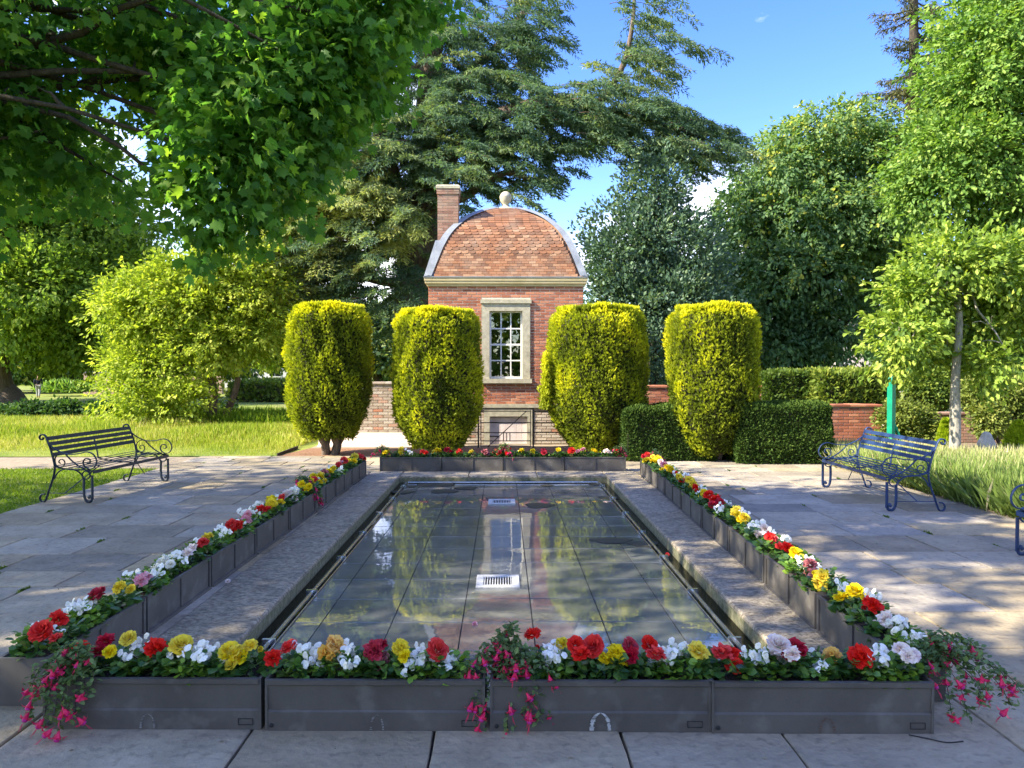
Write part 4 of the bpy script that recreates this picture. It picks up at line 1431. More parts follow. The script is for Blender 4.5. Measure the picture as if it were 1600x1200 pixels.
yc = HWB
mb = MB()
ring = []
for p_ in pp[::2]:
    w_ = p_.x - .03
    ring.append([(-w_, yc - w_, p_.z - .02), (w_, yc - w_, p_.z - .02), (w_, yc + w_, p_.z - .02), (-w_, yc + w_, p_.z - .02)])
vs = [v for r_ in ring for v in r_]
fs = []
for i in range(len(ring) - 1):
    for k in range(4):
        k2 = (k + 1) % 4
        fs.append((i * 4 + k, i * 4 + k2, (i + 1) * 4 + k2, (i + 1) * 4 + k))
fs.append(tuple(range(len(vs) - 4, len(vs)))); fs.append((3, 2, 1, 0))
mb.add(vs, fs)
roof = mb.build('roof', M['roof_tile'], bld)
# tiles
flat_t = MB().slab(-.5, .5, -1.15, 0, 0, .017, b=.003)
fish = MB()
n_ = 9
out = [(-.5, 0)] + [(-.5 * math.cos(PI * k / n_) if True else 0, -.62 - .5 * math.sin(PI * k / n_)) for k in range(n_ + 1)] + [(.5, 0)]
fish.prism([(x, y_) for x, y_ in out], 0, .020)
tile_flat = flat_t.mesh('tile', M['roof_tile'])
tile_fish = fish.mesh('tile', M['roof_tile'])
rr = random.Random(17)
allt = []
for face in range(4):
    Rf = Matrix.Rotation(face * PI / 2, 4, 'Z')
    k = 0
    s_ = .03 + .066
    while s_ < arc[-1] - .05:
        step = .066 if k < 9 else (.085 if k < 19 else .098)
        p_, tg = rp(s_)
        wv = p_.x
        fishy = 9 <= k <= 18
        tw = .163
        lim = wv - (.19 if wv > .8 else .02 + .17 * max(0, wv - .2) / .6)
        n_ = max(1, int(2 * lim / tw))
        off = (.5 if k % 2 else 0) * tw
        x = -lim + (off if off else 0)
        while x < lim - .03:
            if x == -lim and False: pass
            x1 = min(x + tw, lim)
            up_ = Vector((0, -tg.x * -1 * -1, 0))
            # tangent up the slope in the face frame: towards centre (+y) and up
            tv = Vector((0, -tg.x, tg.z)).normalized()
            nv = Vector((1, 0, 0)).cross(tv).normalized()
            if nv.y > 0: nv = -nv
            Mx = Matrix(((1, 0, 0), (0, 0, 0), (0, 0, 0))).to_4x4()
            xa = Vector((1, 0, 0))
            R3 = Matrix((xa, tv, nv)).transposed()
            if R3.determinant() < 0:
                R3 = Matrix((-xa, tv, nv)).transposed()
            loc = Vector(((x + x1) / 2, yc - wv, p_.z)) + nv * .004
            loc = Vector((loc.x, loc.y - yc, loc.z))
            Mw = Matrix.Translation((0, yc, 0)) @ Rf @ Matrix.Translation(loc) @ R3.to_4x4() @ Matrix.Rotation(-.075 + rr.uniform(-.02, .02), 4, 'X') @ \
                Matrix.Diagonal((x1 - x - .005, step, 1 if not fishy else 1.1, 1))
            allt.append((face, fishy, Mw, rr.random()))
            x = x1
        if off:
            # starter half tile
            x0, x1 = -lim, -lim + off
            loc = Vector(((x0 + x1) / 2, -wv, p_.z)) + nv * .004
            Mw = Matrix.Translation((0, yc, 0)) @ Rf @ Matrix.Translation(loc) @ R3.to_4x4() @ Matrix.Rotation(-.075, 4, 'X') @ Matrix.Diagonal((x1 - x0 - .005, step, 1, 1))
            allt.append((face, False, Mw, rr.random()))
        s_ += step; k += 1
fr_t = [t_ for t_ in allt if t_[0] == 0]
rr.shuffle(fr_t)
for (face, fishy, Mw, ti) in fr_t[:300]:
    o = link('tile', tile_fish if fishy else tile_flat, roof)
    o.matrix_local = Mw
st = MB(); tints = []
for (face, fishy, Mw, ti) in fr_t[300:] + [t_ for t_ in allt if t_[0]]:
    src = fish if fishy else flat_t
    st.add([Mw @ Vector(v) for v in src.v], src.f)
    tints += [ti] * len(src.f)
me = bpy.data.meshes.new('roof_tiling'); me.from_pydata(st.v, [], st.f); me.materials.append(M['roof_tile'])
at_ = me.attributes.new('tint', 'FLOAT', 'FACE'); at_.data.foreach_set('value', tints)
link('roof_tiling', me, roof)['kind'] = 'stuff'
# lead hips
for (sx_, sy_) in ((-1, -1), (1, -1), (1, 1), (-1, 1)):
    mb = MB()
    vs, fs = [], []
    K = len(pp)
    for p_ in pp:
        w_ = p_.x + .012; b = min(.17, p_.x * .45)
        c = Vector((sx_ * w_, yc + sy_ * w_, p_.z + .018))
        vs += [c, (c.x - sx_ * b, c.y, c.z + .012), (c.x, c.y - sy_ * b, c.z + .012), (c.x - sx_ * b, c.y - sy_ * b * 0, c.z - .03), (c.x - sx_ * .03, c.y - sy_ * .03, c.z + .03)]
    for i in range(K - 1):
        a0, b0 = i * 5, (i + 1) * 5
        fs += [(a0, a0 + 1, b0 + 1, b0), (a0, b0, b0 + 2, a0 + 2), (a0 + 1, a0 + 4, b0 + 4, b0 + 1), (a0 + 4, a0 + 2, b0 + 2, b0 + 4)]
    mb.add(vs, fs)
    mb.build('lead_hip', M['lead'], roof)
MB().box(-HE - .005, HE + .005, yc - HE - .005, yc - HE + .10, ZT + .191, ZT + .215).build('lead_gutter', M['lead'], bld)
# finial
mb = MB()
mb.lathe([(.30, 0), (.30, .05), (.20, .07), (.17, .10), (.09, .13), (.065, .18), (.08, .205), (.115, .24), (.138, .29), (.148, .345), (.153, .37), (.153, .385), (.138, .42), (.108, .47), (.06, .505), (.02, .515)], n=24, c=(0, yc, 5.64))
mb.build('finial', M['stone'], roof)
# chimney
cx0, cx1, cy0_, cy1_ = -1.60, -1.11, .55, 1.04
chim = MB().box(cx0 + .01, cx1 - .01, cy0_ + .01, cy1_ - .01, 3.8, 6.00).build('chimney', M['mortar'], bld)
st = MB(); tints = []
rr = random.Random(40)
z = 4.3; r_ = 0
while z < 5.93:
    n_ = 2 if r_ % 2 else 3
    ex = .02 if z > 5.80 else 0
    segs = [(0, .5), (.5, 1)] if n_ == 2 else [(0, .25), (.25, .75), (.75, 1)]
    for (a_, b_) in segs:
        W_ = cx1 - cx0 + 2 * ex
        for (yy_, d_) in ((cy0_ - ex, .03), (cy1_ + ex - .03, .03)):
            st.box(cx0 - ex + a_ * W_ + .004, cx0 - ex + b_ * W_ - .004, yy_, yy_ + d_, z + .0045, z + .061); tints += [rr.random()] * 6
        for xx in (cx0 - ex, cx1 + ex - .03):
            st.box(xx + (.001 if xx < -1.4 else 0), xx + .03 - (.0 if xx < -1.4 else .001), cy0_ - ex + .031 + a_ * (W_ - .062), cy0_ - ex + .031 + b_ * (W_ - .062) - .008, z + .0045, z + .061); tints += [rr.random()] * 6
    z += .0655; r_ += 1
me = st.mesh('brickwork', M['brick_old'])
at_ = me.attributes.new('tint', 'FLOAT', 'FACE'); at_.data.foreach_set('value', tints)
link('brickwork', me, chim)['kind'] = 'stuff'
MB().slab(cx0 - .035, cx1 + .035, cy0_ - .035, cy1_ + .035, 5.94, 6.03, b=.03).build('chimney_cap', M['stone'], chim)
# lead flashing round the chimney foot
mb = MB()
prof2 = [(-1.86, 3.81), (-1.63, 4.70), (-1.06, 4.74), (-1.06, 4.45), (-1.35, 4.30), (-1.55, 3.81)]
n_ = len(prof2)
vs = [(x, .06 + (3.81 - 3.81), z) for x, z in prof2]
f_y = [0.0, .42, .50, .35, .28, 0.02]
vs = [(prof2[i][0], f_y[i] - .06, prof2[i][1]) for i in range(n_)] + [(prof2[i][0], 1.15, prof2[i][1]) for i in range(n_)]
fs = [tuple(range(n_)), tuple(reversed(range(n_, 2 * n_)))] + [((i + 1) % n_, i, n_ + i, n_ + (i + 1) % n_) for i in range(n_)]
mb.add(vs, fs)
mb.build('lead_flashing', M['lead'], chim)

# ------------------------------------------------------------------ garden walls
def garden_wall(name, label, x0, x1, y, zt, m_, cap, seed, th=.33, rot=0.0):
    root = empty(name, (x0, y, 0), rot, label, 'wall')
    L_ = x1 - x0
    MB().box(0, L_, .012, th, -.05, zt).build('core', M['mortar'], root)
    brickset([(0, L_, 0.0, zt - .001)], m_, root, cap, .0675, .228, seed)
    n_ = max(1, int(L_ / .3))
    for k in range(n_):
        MB().slab(k * L_ / n_ + .003, (k + 1) * L_ / n_ - .003, -.03, th + .03, zt + .001, zt + .045 + (k % 3) * .003, b=.008).build('coping_brick', m_, root)
    return root


garden_wall('garden_wall', 'weathered pale brick wall joining the pavilion behind the first two yews', -4.2, BX - HWB - .06, 17.45, 1.38, M['brick_pale'], 300, 51)
garden_wall('garden_wall', 'low brick wall behind the dark hedges on the far side of the pavilion', BX + HWB + .06, 5.9, 17.45, 1.30, M['brick'], 120, 52)
w1 = at(1278, 640, 16.7)
garden_wall('garden_wall', 'sunlit orange brick wall between dark hedge and green post', w1.x, at(1378, 640, 16.7).x, 16.7, 0.90, M['brick'], 200, 53)
garden_wall('garden_wall', 'shaded old brick wall behind the teardrop stone', at(1385, 640, 17.8).x, at(1700, 640, 17.8).x, 17.8, 0.66, M['brick_old'], 200, 54)
# sloped apron at foot of pale wall
MB().extr([(16.95, 0), (17.44, .28), (17.44, 0)], -4.1, -1.85).build('rubble_bank', M['brick_pale'])
tag(bpy.data.objects['rubble_bank'], 'sloping pale rubble footing at the base of the weathered wall', 'footing')

# ------------------------------------------------------------------ estate gate and railing
gate = empty('gate', (-.49, 16.75, 0), 0, 'black iron estate gate with diagonal brace before the pink door', 'gate')
GW = 1.10
for z in (.80, .55, .33, .15, .02):
    MB().box(0, GW, -.007, .007, z - .010, z + .010).build('rail', M['iron_black'], gate)
for x in (.008, GW - .008):
    MB().box(x - .008, x + .008, -.008, .008, .009, .82).build('stile', M['iron_black'], gate)
mb = MB().tube([(.15, -.012, .02), (GW - .1, -.012, .80)], .010, n=6)
mb.build('brace', M['iron_black'], gate)
for x in (.50, .57, .64):
    MB().box(x - .010, x + .010, -.02, -.008, .14, .34).build('vertical_bar', M['iron_black'], gate)
for (x0, x1, lab) in ((-1.45, -.52, 'black iron railing between the second yew and the gate'), (.65, 1.75, 'black iron railing between the gate and the third yew')):
    f = empty('estate_railing', (x0, 16.75, 0), 0, lab, 'railing')
    for z in (.80, .55, .33, .15, .02):
        MB().box(0, x1 - x0, -.007, .007, z - .009, z + .009).build('rail', M['iron_black'], f)
    for x in (.01, x1 - x0 - .018):
        MB().box(x - .016, x + .016, -.016, .016, 0, .87).build('post', M['iron_black'], f)

# ------------------------------------------------------------------ clipped yews and hedges
def yew(px0, px1, ptop, pbot, D, seed, label, shade=0.0, lean=0.0, tuft=None, n_=15000, Zb=0.10):
    xc = (px0 + px1) / 2
    c = at(xc, 600, D)
    base = Vector((c.x, D, 0))
    s = D / 1200
    R = (px1 - px0) / 2 * s
    Zt = at(xc, ptop, D - R * .5).z
    root = empty('clipped_yew', base, 0, label, 'tree', 'four clipped golden yews')

    def rad(z, th):
        t_ = (z - Zb) / (Zt - Zb)
        f_ = np.where(t_ < .34, .52 + .48 * np.sin(np.clip(t_ / .34, 0, 1) * PI / 2), 1.0)
        f_ = f_ * np.where(t_ > .90, 1 - .22 * ((t_ - .90) / .10) ** 2, 1.0)
        f_ = f_ * (1 - .05 * np.clip(t_ - .5, 0, 1))
        return R * f_ * 0.96
    r = np.random.default_rng(seed)
    n1 = int(n_ * .84)
    z = Zb + (Zt - Zb) * r.uniform(0, 1, n1) ** .95
    th = r.uniform(0, 2 * PI, n1)
    q = rad(z, th)
    P = np.stack((np.cos(th) * q, np.sin(th) * q, z), 1)
    O = np.stack((np.cos(th), np.sin(th), np.zeros(n1)), 1)
    O[:, 2] = np.where(z < Zb + .34 * (Zt - Zb), -.5, .05)
    n2 = n_ - n1
    th2 = r.uniform(0, 2 * PI, n2); q2 = np.sqrt(r.uniform(0, 1, n2)) * R * .80
    P2 = np.stack((np.cos(th2) * q2, np.sin(th2) * q2, np.full(n2, Zt) + .02 * np.sin(th2 * 3)), 1)
    P = np.vstack((P, P2)); O = np.vstack((O, np.tile((0, 0, 1.0), (n2, 1))))
    lp = lump(P * np.array((1, 1, .55)), 5.5, seed, 2)
    lp2 = lump(P * np.array((1, 1, .5)), 9, seed + 3, 2)
    disp = .045 * lp + .060 * lp2 + r.uniform(-.10, .015, n_)
    side = np.concatenate((np.ones(n1), np.full(n2, .3)))
    P = P + nrm(O) * (disp * side)[:, None] + np.stack((lean * (P[:, 2] - 1), 0 * P[:, 0], 0 * P[:, 0]), 1)
    up = np.concatenate((np.full(n1, 1.0), np.full(n2, 1.3)))
    D_ = nrm(nrm(O) * .65 + np.array((0, 0, 1.0)) * up[:, None] + r.normal(size=(n_, 3)) * .55)
    Nn = nrm(r.normal(size=(n_, 3)) + O)
    tint = .40 + .20 * lp + .25 * lp2 + 2.2 * np.clip(disp - .0, -.08, .06) + r.normal(0, .10, n_) - shade  # darker hollows between lumps put crevice shade into the tint
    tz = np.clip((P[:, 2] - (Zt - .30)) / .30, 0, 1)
    tint = tint + .36 * tz + .34 * np.clip(P[:, 2] / Zt, 0, 1) - .26  # golden new growth above; olive of the shaded lower half put into tint
    Sz = r.uniform(.045, .085, n_)
    Sz = Sz * np.concatenate((np.ones(n1), np.full(n2, 1.35)))
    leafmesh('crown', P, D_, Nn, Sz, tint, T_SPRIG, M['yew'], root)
    if tuft:
        tx, tz0, tz1 = tuft
        nT = 900
        u_ = r.uniform(0, 1, nT)
        PT = np.stack((tx + r.normal(0, .055, nT) * (1.1 - u_), -R * .3 + r.normal(0, .07, nT), tz0 + u_ * (tz1 - tz0)), 1)
        leafmesh('side_shoot', PT, nrm(r.normal(size=(nT, 3)) * .4 + np.array((0, 0, 1.))), nrm(r.normal(size=(nT, 3))), r.uniform(.06, .1, nT), .35 + .5 * u_, T_SPRIG, M['yew'], root)
    prf = []
    for k in range(12):
        zz = Zb + .04 + (Zt - .08 - Zb - .04) * k / 11
        prf.append((float(rad(np.array([zz]), 0)[0]) - .15, zz))
    MB().lathe(prf, n=20, c=(0, 0, 0)).build('inner_twigs', M['twig_core'], root)
    mb = MB()
    for k in range(4):
        a_ = k * 1.7 + seed
        limb(mb, (.10 * math.cos(a_), .10 * math.sin(a_), -.05), (.3 * math.cos(a_), .3 * math.sin(a_), .75), .09, .06, seed + k, 0, seg=8)
    mb.build('trunk', M['bark'], root)
    return root


yew(450, 580, 480, 705, 15.5, 101, 'clipped golden yew nearest the meadow with bare forked trunk showing', .04, n_=23000, Zb=.30)
yew(614, 752, 487, 705, 15.4, 102, 'clipped golden yew just on the meadow side of the pavilion window', 0, n_=24000)
yew(855, 1012, 482, 705, 15.4, 103, 'widest clipped golden yew with a small side shoot, right beside the gate', .0, tuft=(-1.07, .9, 2.0), n_=27000)
yew(1042, 1184, 481, 700, 14.5, 104, 'clipped golden yew rising from between the two low dark hedges', .0, n_=23000)


def boxhedge(name, label, x0, x1, y0, y1, z1, m_, seed, dens=1500, size=.055, tpl=T_KITE, rough=.03, core=M['twig_core'], group=None, cat='hedge', z0=0.0, tadd=0.0):
    root = empty(name, ((x0 + x1) / 2, (y0 + y1) / 2, 0), 0, label, cat, group)
    X, Y = (x1 - x0) / 2, (y1 - y0) / 2
    r = np.random.default_rng(seed)
    Ps, Os = [], []
    for (ax, sg) in ((1, -1), (1, 1), (0, -1), (0, 1), (2, 1)):
        if ax == 1: A = 2 * X * (z1 - z0); n_ = int(A * dens); P = np.stack((r.uniform(-X, X, n_), np.full(n_, sg * Y), r.uniform(z0, z1, n_)), 1)
        elif ax == 0: A = 2 * Y * (z1 - z0); n_ = int(A * dens); P = np.stack((np.full(n_, sg * X), r.uniform(-Y, Y, n_), r.uniform(z0, z1, n_)), 1)
        else: A = 4 * X * Y; n_ = int(A * dens); P = np.stack((r.uniform(-X, X, n_), r.uniform(-Y, Y, n_), np.full(n_, z1)), 1)
        O = np.zeros((n_, 3)); O[:, ax] = sg
        # round the corners a little
        Ps.append(P); Os.append(O)
    P = np.vstack(Ps); O = np.vstack(Os); n_ = len(P)
    rc = min(.16, X * .5, Y * .5)
    C_ = np.stack((np.clip(P[:, 0], -X + rc, X - rc), np.clip(P[:, 1], -Y + rc, Y - rc), np.minimum(P[:, 2], z1 - rc)), 1)
    V_ = P - C_; ln_ = np.linalg.norm(V_, axis=1)
    k_ = ln_ > 1e-6
    P[k_] = C_[k_] + V_[k_] / ln_[k_, None] * np.minimum(ln_[k_, None], rc)
    O[k_] = V_[k_] / ln_[k_, None]
    lp = lump(P, 3.5, seed, 3)
    P = P + O * (rough * lp + r.uniform(-.05, .01, n_))[:, None]
    D_ = nrm(O * .7 + np.array((0, 0, .6)) + r.normal(size=(n_, 3)) * .5)
    Nn = nrm(O + np.array((0, 0, .5)) + r.normal(size=(n_, 3)) * .7)
    tint = .45 + .2 * lp + r.normal(0, .18, n_) + tadd + .15 * O[:, 2]
    leafmesh('crown', P, D_, Nn, size * r.uniform(.7, 1.4, n_), tint, tpl, m_, root)
    MB().box(-X + .07, X - .07, -Y + .07, Y - .07, max(z0, .02), z1 - .07).build('inner_twigs', core, root)
    return root


boxhedge('box_hedge', 'low dark clipped hedge between the third and fourth yews', 2.25, 3.98, 14.2, 15.2, 1.00, M['hedge'], 201, tadd=.05, dens=3800, size=.045, rough=.05)
boxhedge('box_hedge', 'low dark clipped hedge between the fourth yew and the brick wall', 4.22, 5.98, 13.75, 15.05, 1.07, M['hedge'], 202, dens=3800, size=.045, rough=.05)
x0, x1 = at(1190, 600, 20).x, at(1270, 600, 20).x
boxhedge('clipped_hedge', 'mid green clipped hedge behind the fourth yew and dark hedge', x0, x1, 19.6, 21, 1.62, M['hedge_light'], 203, dens=700, size=.10, rough=.06, tadd=-.25)
x0, x1 = at(1268, 600, 19.6).x, at(1384, 600, 19.6).x
boxhedge('clipped_hedge', 'bright green clipped hedge above the sunlit brick wall', x0, x1, 19.0, 20.6, 1.64, M['hedge_light'], 204, dens=700, size=.11, rough=.09, tadd=.15)
# far hedge by the pale house
x0, x1 = at(385, 610, 42).x, at(470, 610, 42).x
boxhedge('clipped_hedge', 'far low hedge topped yellow on the lawn by the pale house', x0 - 1, x1 + 2, 42, 45, 0.95, M['hedge_light'], 205, dens=110, size=.26, rough=.1)


def blob_plant(name, label, masses, base, m_, seed, n_cl, per, cr, size, tpl=T_FOLD, cat='shrub', group=None, core=True, **kw):
    root = empty(name, base, 0, label, cat, group)
    ms = shift(masses, base)
    grow('crown', ms, n_cl, per, cr, size, m_, root, seed, tpl, **kw)
    mb = MB()
    for k, (c, R, _) in enumerate(ms):
        limb(mb, (0.03 * k, 0, -.02), (c[0], c[1], max(.1, c[2])), .03, .012, seed + k, .05, seg=5)
        for j in range(3):
            a_ = j * 2.1 + k
            limb(mb, (c[0] * .5, c[1] * .5, max(.08, c[2] * .5)), (c[0] + R[0] * .6 * math.cos(a_), c[1] + R[1] * .6 * math.sin(a_), c[2] + R[2] * .4), .018, .006, seed + k * 7 + j, .05, seg=4)
    mb.build('stems', M['bark_dark'], root)
    return root


def pb(px, D): p_ = at(px, 600, D); return (p_.x, D, 0)


blob_plant('ball_shrub', 'rounded green clipped bush behind the slim grey tree', [pmass(1455, 608, 33, 34, 20)], pb(1455, 20), M['hedge_light'], 301, 900, 10, .06, .085, shell=.06, rough=.03)
blob_plant('olive_shrub', 'bushy olive green shrub above the shaded old wall', [pmass(1550, 615, 48, 38, 16.8), pmass(1590, 640, 40, 40, 16.8), pmass(1545, 655, 22, 30, 16.4)], pb(1560, 16.8), M['olive_shrub'], 302, 900, 14, .09, .085, shell=.2)
blob_plant('olive_shrub', 'olive green climber on the wall beside the emerald post', [pmass(1415, 655, 42, 32, 16.0), pmass(1440, 680, 40, 22, 15.9), pmass(1385, 690, 20, 18, 15.9)], pb(1415, 16.0), M['olive_shrub'], 303, 700, 14, .08, .08, shell=.2)
def cone_conifer(px, py0, py1, D, seed, label, hw):
    r = np.random.default_rng(seed)
    b = at(px, py1, D); tpt = at(px, py0, D)
    root = empty('lime_conifer', (b.x, D, 0), 0, label, 'conifer', 'small lime green conifers')
    n_ = 2600
    H = tpt.z
    u_ = r.uniform(0, 1, n_) ** .8
    th = r.uniform(0, 2 * PI, n_)
    w_ = hw * D / 1200
    rad_ = w_ * (1 - u_) ** .7 * r.uniform(.7, 1.05, n_)
    P = np.stack((np.cos(th) * rad_, np.sin(th) * rad_, u_ * H), 1)
    D_ = nrm(np.stack((np.cos(th) * .5, np.sin(th) * .5, np.ones(n_)), 1) + r.normal(size=(n_, 3)) * .2)
    leafmesh('crown', P, D_, nrm(r.normal(size=(n_, 3))), r.uniform(.06, .11, n_), r.uniform(0, 1, n_), T_SPRIG, M['lime_conifer'], root)
    MB().tube([(0, 0, 0), (0, 0, H * .9)], [.03, .008], n=6).build('trunk', M['bark'], root)
cone_conifer(1478, 658, 705, 15.2, 304, 'small lime green conifer peeking out beside the slim grey trunk', 16)
cone_conifer(1590, 662, 718, 14.6, 305, 'small lime green conifer beyond the teardrop stone at the bed edge', 24)

# ------------------------------------------------------------------ trees
# slim hornbeam in the lavender bed
ms = [pmass(1475, 410, 70, 34, 13.6, .8), pmass(1420, 460, 42, 40, 13.6, .7), pmass(1560, 415, 55, 45, 13.4, .8), pmass(1410, 520, 42, 32, 13.4, .6), pmass(1445, 545, 55, 28, 14.1, .45), pmass(1550, 500, 60, 50, 14.0, .7),
      pmass(1485, 470, 62, 45, 14.2, .45), pmass(1545, 565, 50, 26, 13.5, .7), pmass(1412, 560, 36, 18, 13.4, .5), pmass(1600, 450, 40, 60, 13.6, .6)]
b = gnd(1492, 728); b.z = 0
root, inv = tree('slim_tree', 'slim grey trunked young tree with fresh green crown in the lavender bed', b, at(1492, 430, 13.6), .105, ms, M['bark_grey'], 401, nl=10, fork=.66)
grow('crown', shift(ms, inv), 1250, 17, .12, .105, M['hornbeam'], root, 401, T_FOLD, flat=.45, droop=.3, shell=.5, rough=.3, lsc=2.5, tv=.26, thr=-.55, spray=.42)

# yellow-green spreading tree on the lawn
D = 23
ms = [pmass(378, 405, 45, 24, D, 1.0), pmass(320, 428, 70, 30, D, 1.3), pmass(250, 450, 60, 28, D, 1.2), pmass(200, 480, 45, 26, D, 1.0), pmass(395, 450, 45, 34, D, 1.1), pmass(310, 480, 80, 30, D, 1.5), pmass(240, 515, 55, 26, D, 1.1),
      pmass(405, 510, 40, 38, D, 1.0), pmass(340, 530, 70, 28, D, 1.3), pmass(215, 570, 48, 28, D, 1.0), pmass(275, 575, 60, 28, D, 1.2), pmass(215, 615, 45, 24, D - .6, .9), pmass(275, 630, 60, 20, D - .6, 1.0),
      pmass(185, 458, 26, 12, D, .5), pmass(430, 470, 22, 40, D, .6)]
b = gnd(398, 653); b = Vector((b.x, D, 0))
root, inv = tree('spreading_tree', 'spreading yellow green tree with twin leaning trunks on the lawn', b, at(340, 500, D), .16, ms, M['bark'], 402, nl=24, fork=.4)
grow('crown', shift(ms, inv), 3300, 19, .15, .125, M['lime_leaf'], root, 402, T_FOLD, flat=.45, droop=.25, shell=.45, rough=.30, lsc=1.8, tv=.24, up=.9, out=.3, spray=.6, thr=-.55)
mb = MB(); limb(mb, (.35, .1, -.05), tuple(at(372, 590, D) - inv), .12, .08, 9, .0, seg=9); mb.build('trunk', M['bark'], root)

# big old tree at the frame edge with the thick trunk
D = 42
ms = [pmass(40, 300, 150, 60, D, 6), pmass(100, 370, 140, 60, D, 6), pmass(170, 420, 80, 50, D, 5), pmass(-40, 400, 150, 120, D, 6), pmass(60, 450, 150, 60, D - 3, 5), pmass(150, 510, 90, 45, D, 4), pmass(30, 508, 110, 44, D - 2, 5),
      pmass(190, 350, 55, 50, D, 4), pmass(120, 540, 90, 24, D, 3), pmass(215, 548, 40, 30, D + 3, 3), pmass(-60, 540, 50, 26, D, 3), pmass(50, 230, 120, 60, D, 5), pmass(-120, 250, 120, 120, D, 5)]
b = gnd(8, 623)
root, inv = tree('old_tree', 'huge old tree with thick flared trunk standing on the far lawn', pb(4, 42), at(14, 380, 42), .75, ms, M['bark'], 403, nl=26, fork=.42)
grow('crown', shift(ms, inv), 6500, 16, .38, .27, M['beech'], root, 403, T_FOLD, flat=.35, droop=.1, shell=.4, rough=.25, lsc=.5, tv=.25, up=1.0, out=.3, thr=-.8, spray=1.0)

# foreground maple: overhangs from beyond the frame
ms = [pmass(552, 10, 85, 50, 7.6, 1.0, 1.3), pmass(512, 105, 85, 85, 7.6, 1.0, 1.35), pmass(417, 145, 105, 80, 7.2, 1.0, 1.3), pmass(384, 255, 70, 62, 7.0, .7, 1.3), pmass(477, 180, 75, 38, 7.3, .7, 1.2),
      pmass(310, 45, 120, 85, 7.8, 1.0, 1.0), pmass(60, 5, 150, 65, 7.4, 1.0, .6), pmass(40, 135, 80, 45, 7.4, .9, .55), pmass(70, 225, 120, 36, 7.4, .6, .35), pmass(275, 140, 55, 50, 8, .8, .6),
      pmass(170, 285, 60, 20, 7.6, .4, .3), pmass(330, 327, 45, 18, 7.0, .4), pmass(652, -21, 60, 20, 7.4, .5), pmass(-150, 135, 160, 200, 7, 1.3, .5)]
base = Vector((-8.2, 6.2, 0))
root, inv = tree('maple', 'dark leaved maple whose boughs hang over the scene from beyond the meadow side', base, (-7.6, 6.6, 5.2), .20, ms, M['bark_dark'], 404, nl=22, fork=.5)
grow('crown', shift(ms, inv), 2900, 11, .18, .105, M['maple'], root, 404, T_MAPLE, flat=.5, droop=.45, shell=.5, rough=.3, lsc=2.2, tv=.2, up=.7, out=.2, rnd=.9, thr=-.5, spray=.35)
# the rest of its canopy, out of the frame, shades the pool and paving
ms2 = [(np.array((-6.4, 4.1, 8.8)), np.array((4.2, 5.0, 1.4)), .5), (np.array((-12.1, 4.1, 8.4)), np.array((4.6, 6.2, 1.9)), 1), (np.array((-17.1, 4.7, 9.8)), np.array((5, 6.5, 2.0)), 1),
       (np.array((-10.1, 7.9, 8.0)), np.array((3.8, 3.4, 1.3)), .7), (np.array((-9.1, -1.4, 8.0)), np.array((6, 3.4, 1.5)), 2.0), (np.array((-9.7, -0.4, 8.3)), np.array((4.2, 1.8, .7)), 4.0)]
grow('crown', shift(ms2, inv), 5800, 12, .30, .24, M['maple'], root, 405, T_KITE, flat=.4, droop=.2, shell=.8, rough=.2, lsc=1.3, tv=.2, up=.9, out=.2, thr=-.62)
# ------------------------------------------------------------------ cedar
D = 27.0
cb = Vector((at(655, 600, D).x, D, 0))
ced = empty('cedar', cb, 0, 'giant cedar with tiered drooping branches towering behind the pavilion', 'tree')
tp = [at(655, 600, D), at(650, 470, D), at(655, 380, D), at(662, 300, D), at(668, 200, D), at(674, 90, D), at(680, -60, D), at(690, -260, D)]
tp[0].z = -.1
mb = MB()
q = spline([p_ - cb for p_ in tp], 4)
mb.tube(q, [.85 - .65 * i / (len(q) - 1) for i in range(len(q))], n=14)
mb.build('trunk', M['bark'], ced)
lbm = MB()
# heavy limbs seen in the picture
limbs = []


def climb(pts, r0, r1):
    pp_ = spline([at(x, y, d) - cb for x, y, d in pts], 5)
    lbm.tube(pp_, [r0 + (r1 - r0) * i / (len(pp_) - 1) for i in range(len(pp_))], n=8)
    limbs.append(pp_)


climb([(655, 420, D), (640, 360, 26), (622, 300, 25.5), (600, 230, 25.5), (560, 90, 26), (530, -40, 26)], .38, .16)
climb([(660, 350, D), (700, 250, 26), (760, 190, 25), (850, 160, 24.5), (930, 170, 24.5), (1010, 190, 24.5), (1140, 215, 25)], .32, .05)
climb([(930, 170, 24.5), (970, 110, 24.5), (988, 40, 24.5), (992, -40, 24.5)], .12, .04)
climb([(665, 250, D), (720, 130, 27), (790, 60, 27), (850, -30, 27)], .25, .08)
climb([(655, 400, D), (610, 380, 25.5), (540, 330, 25.5), (470, 300, 25.5)], .25, .05)
climb([(655, 440, D), (600, 440, 25), (520, 420, 25.3), (450, 420, 25.3)], .2, .05)
climb([(660, 330, D), (720, 310, 25), (790, 270, 24.5), (840, 290, 24.5)], .2, .05)
climb([(560, 90, 26), (640, 110, 26), (700, 40, 26)], .15, .06)
climb([(600, 230, 25.5), (520, 220, 25), (450, 240, 24.5)], .16, .04)
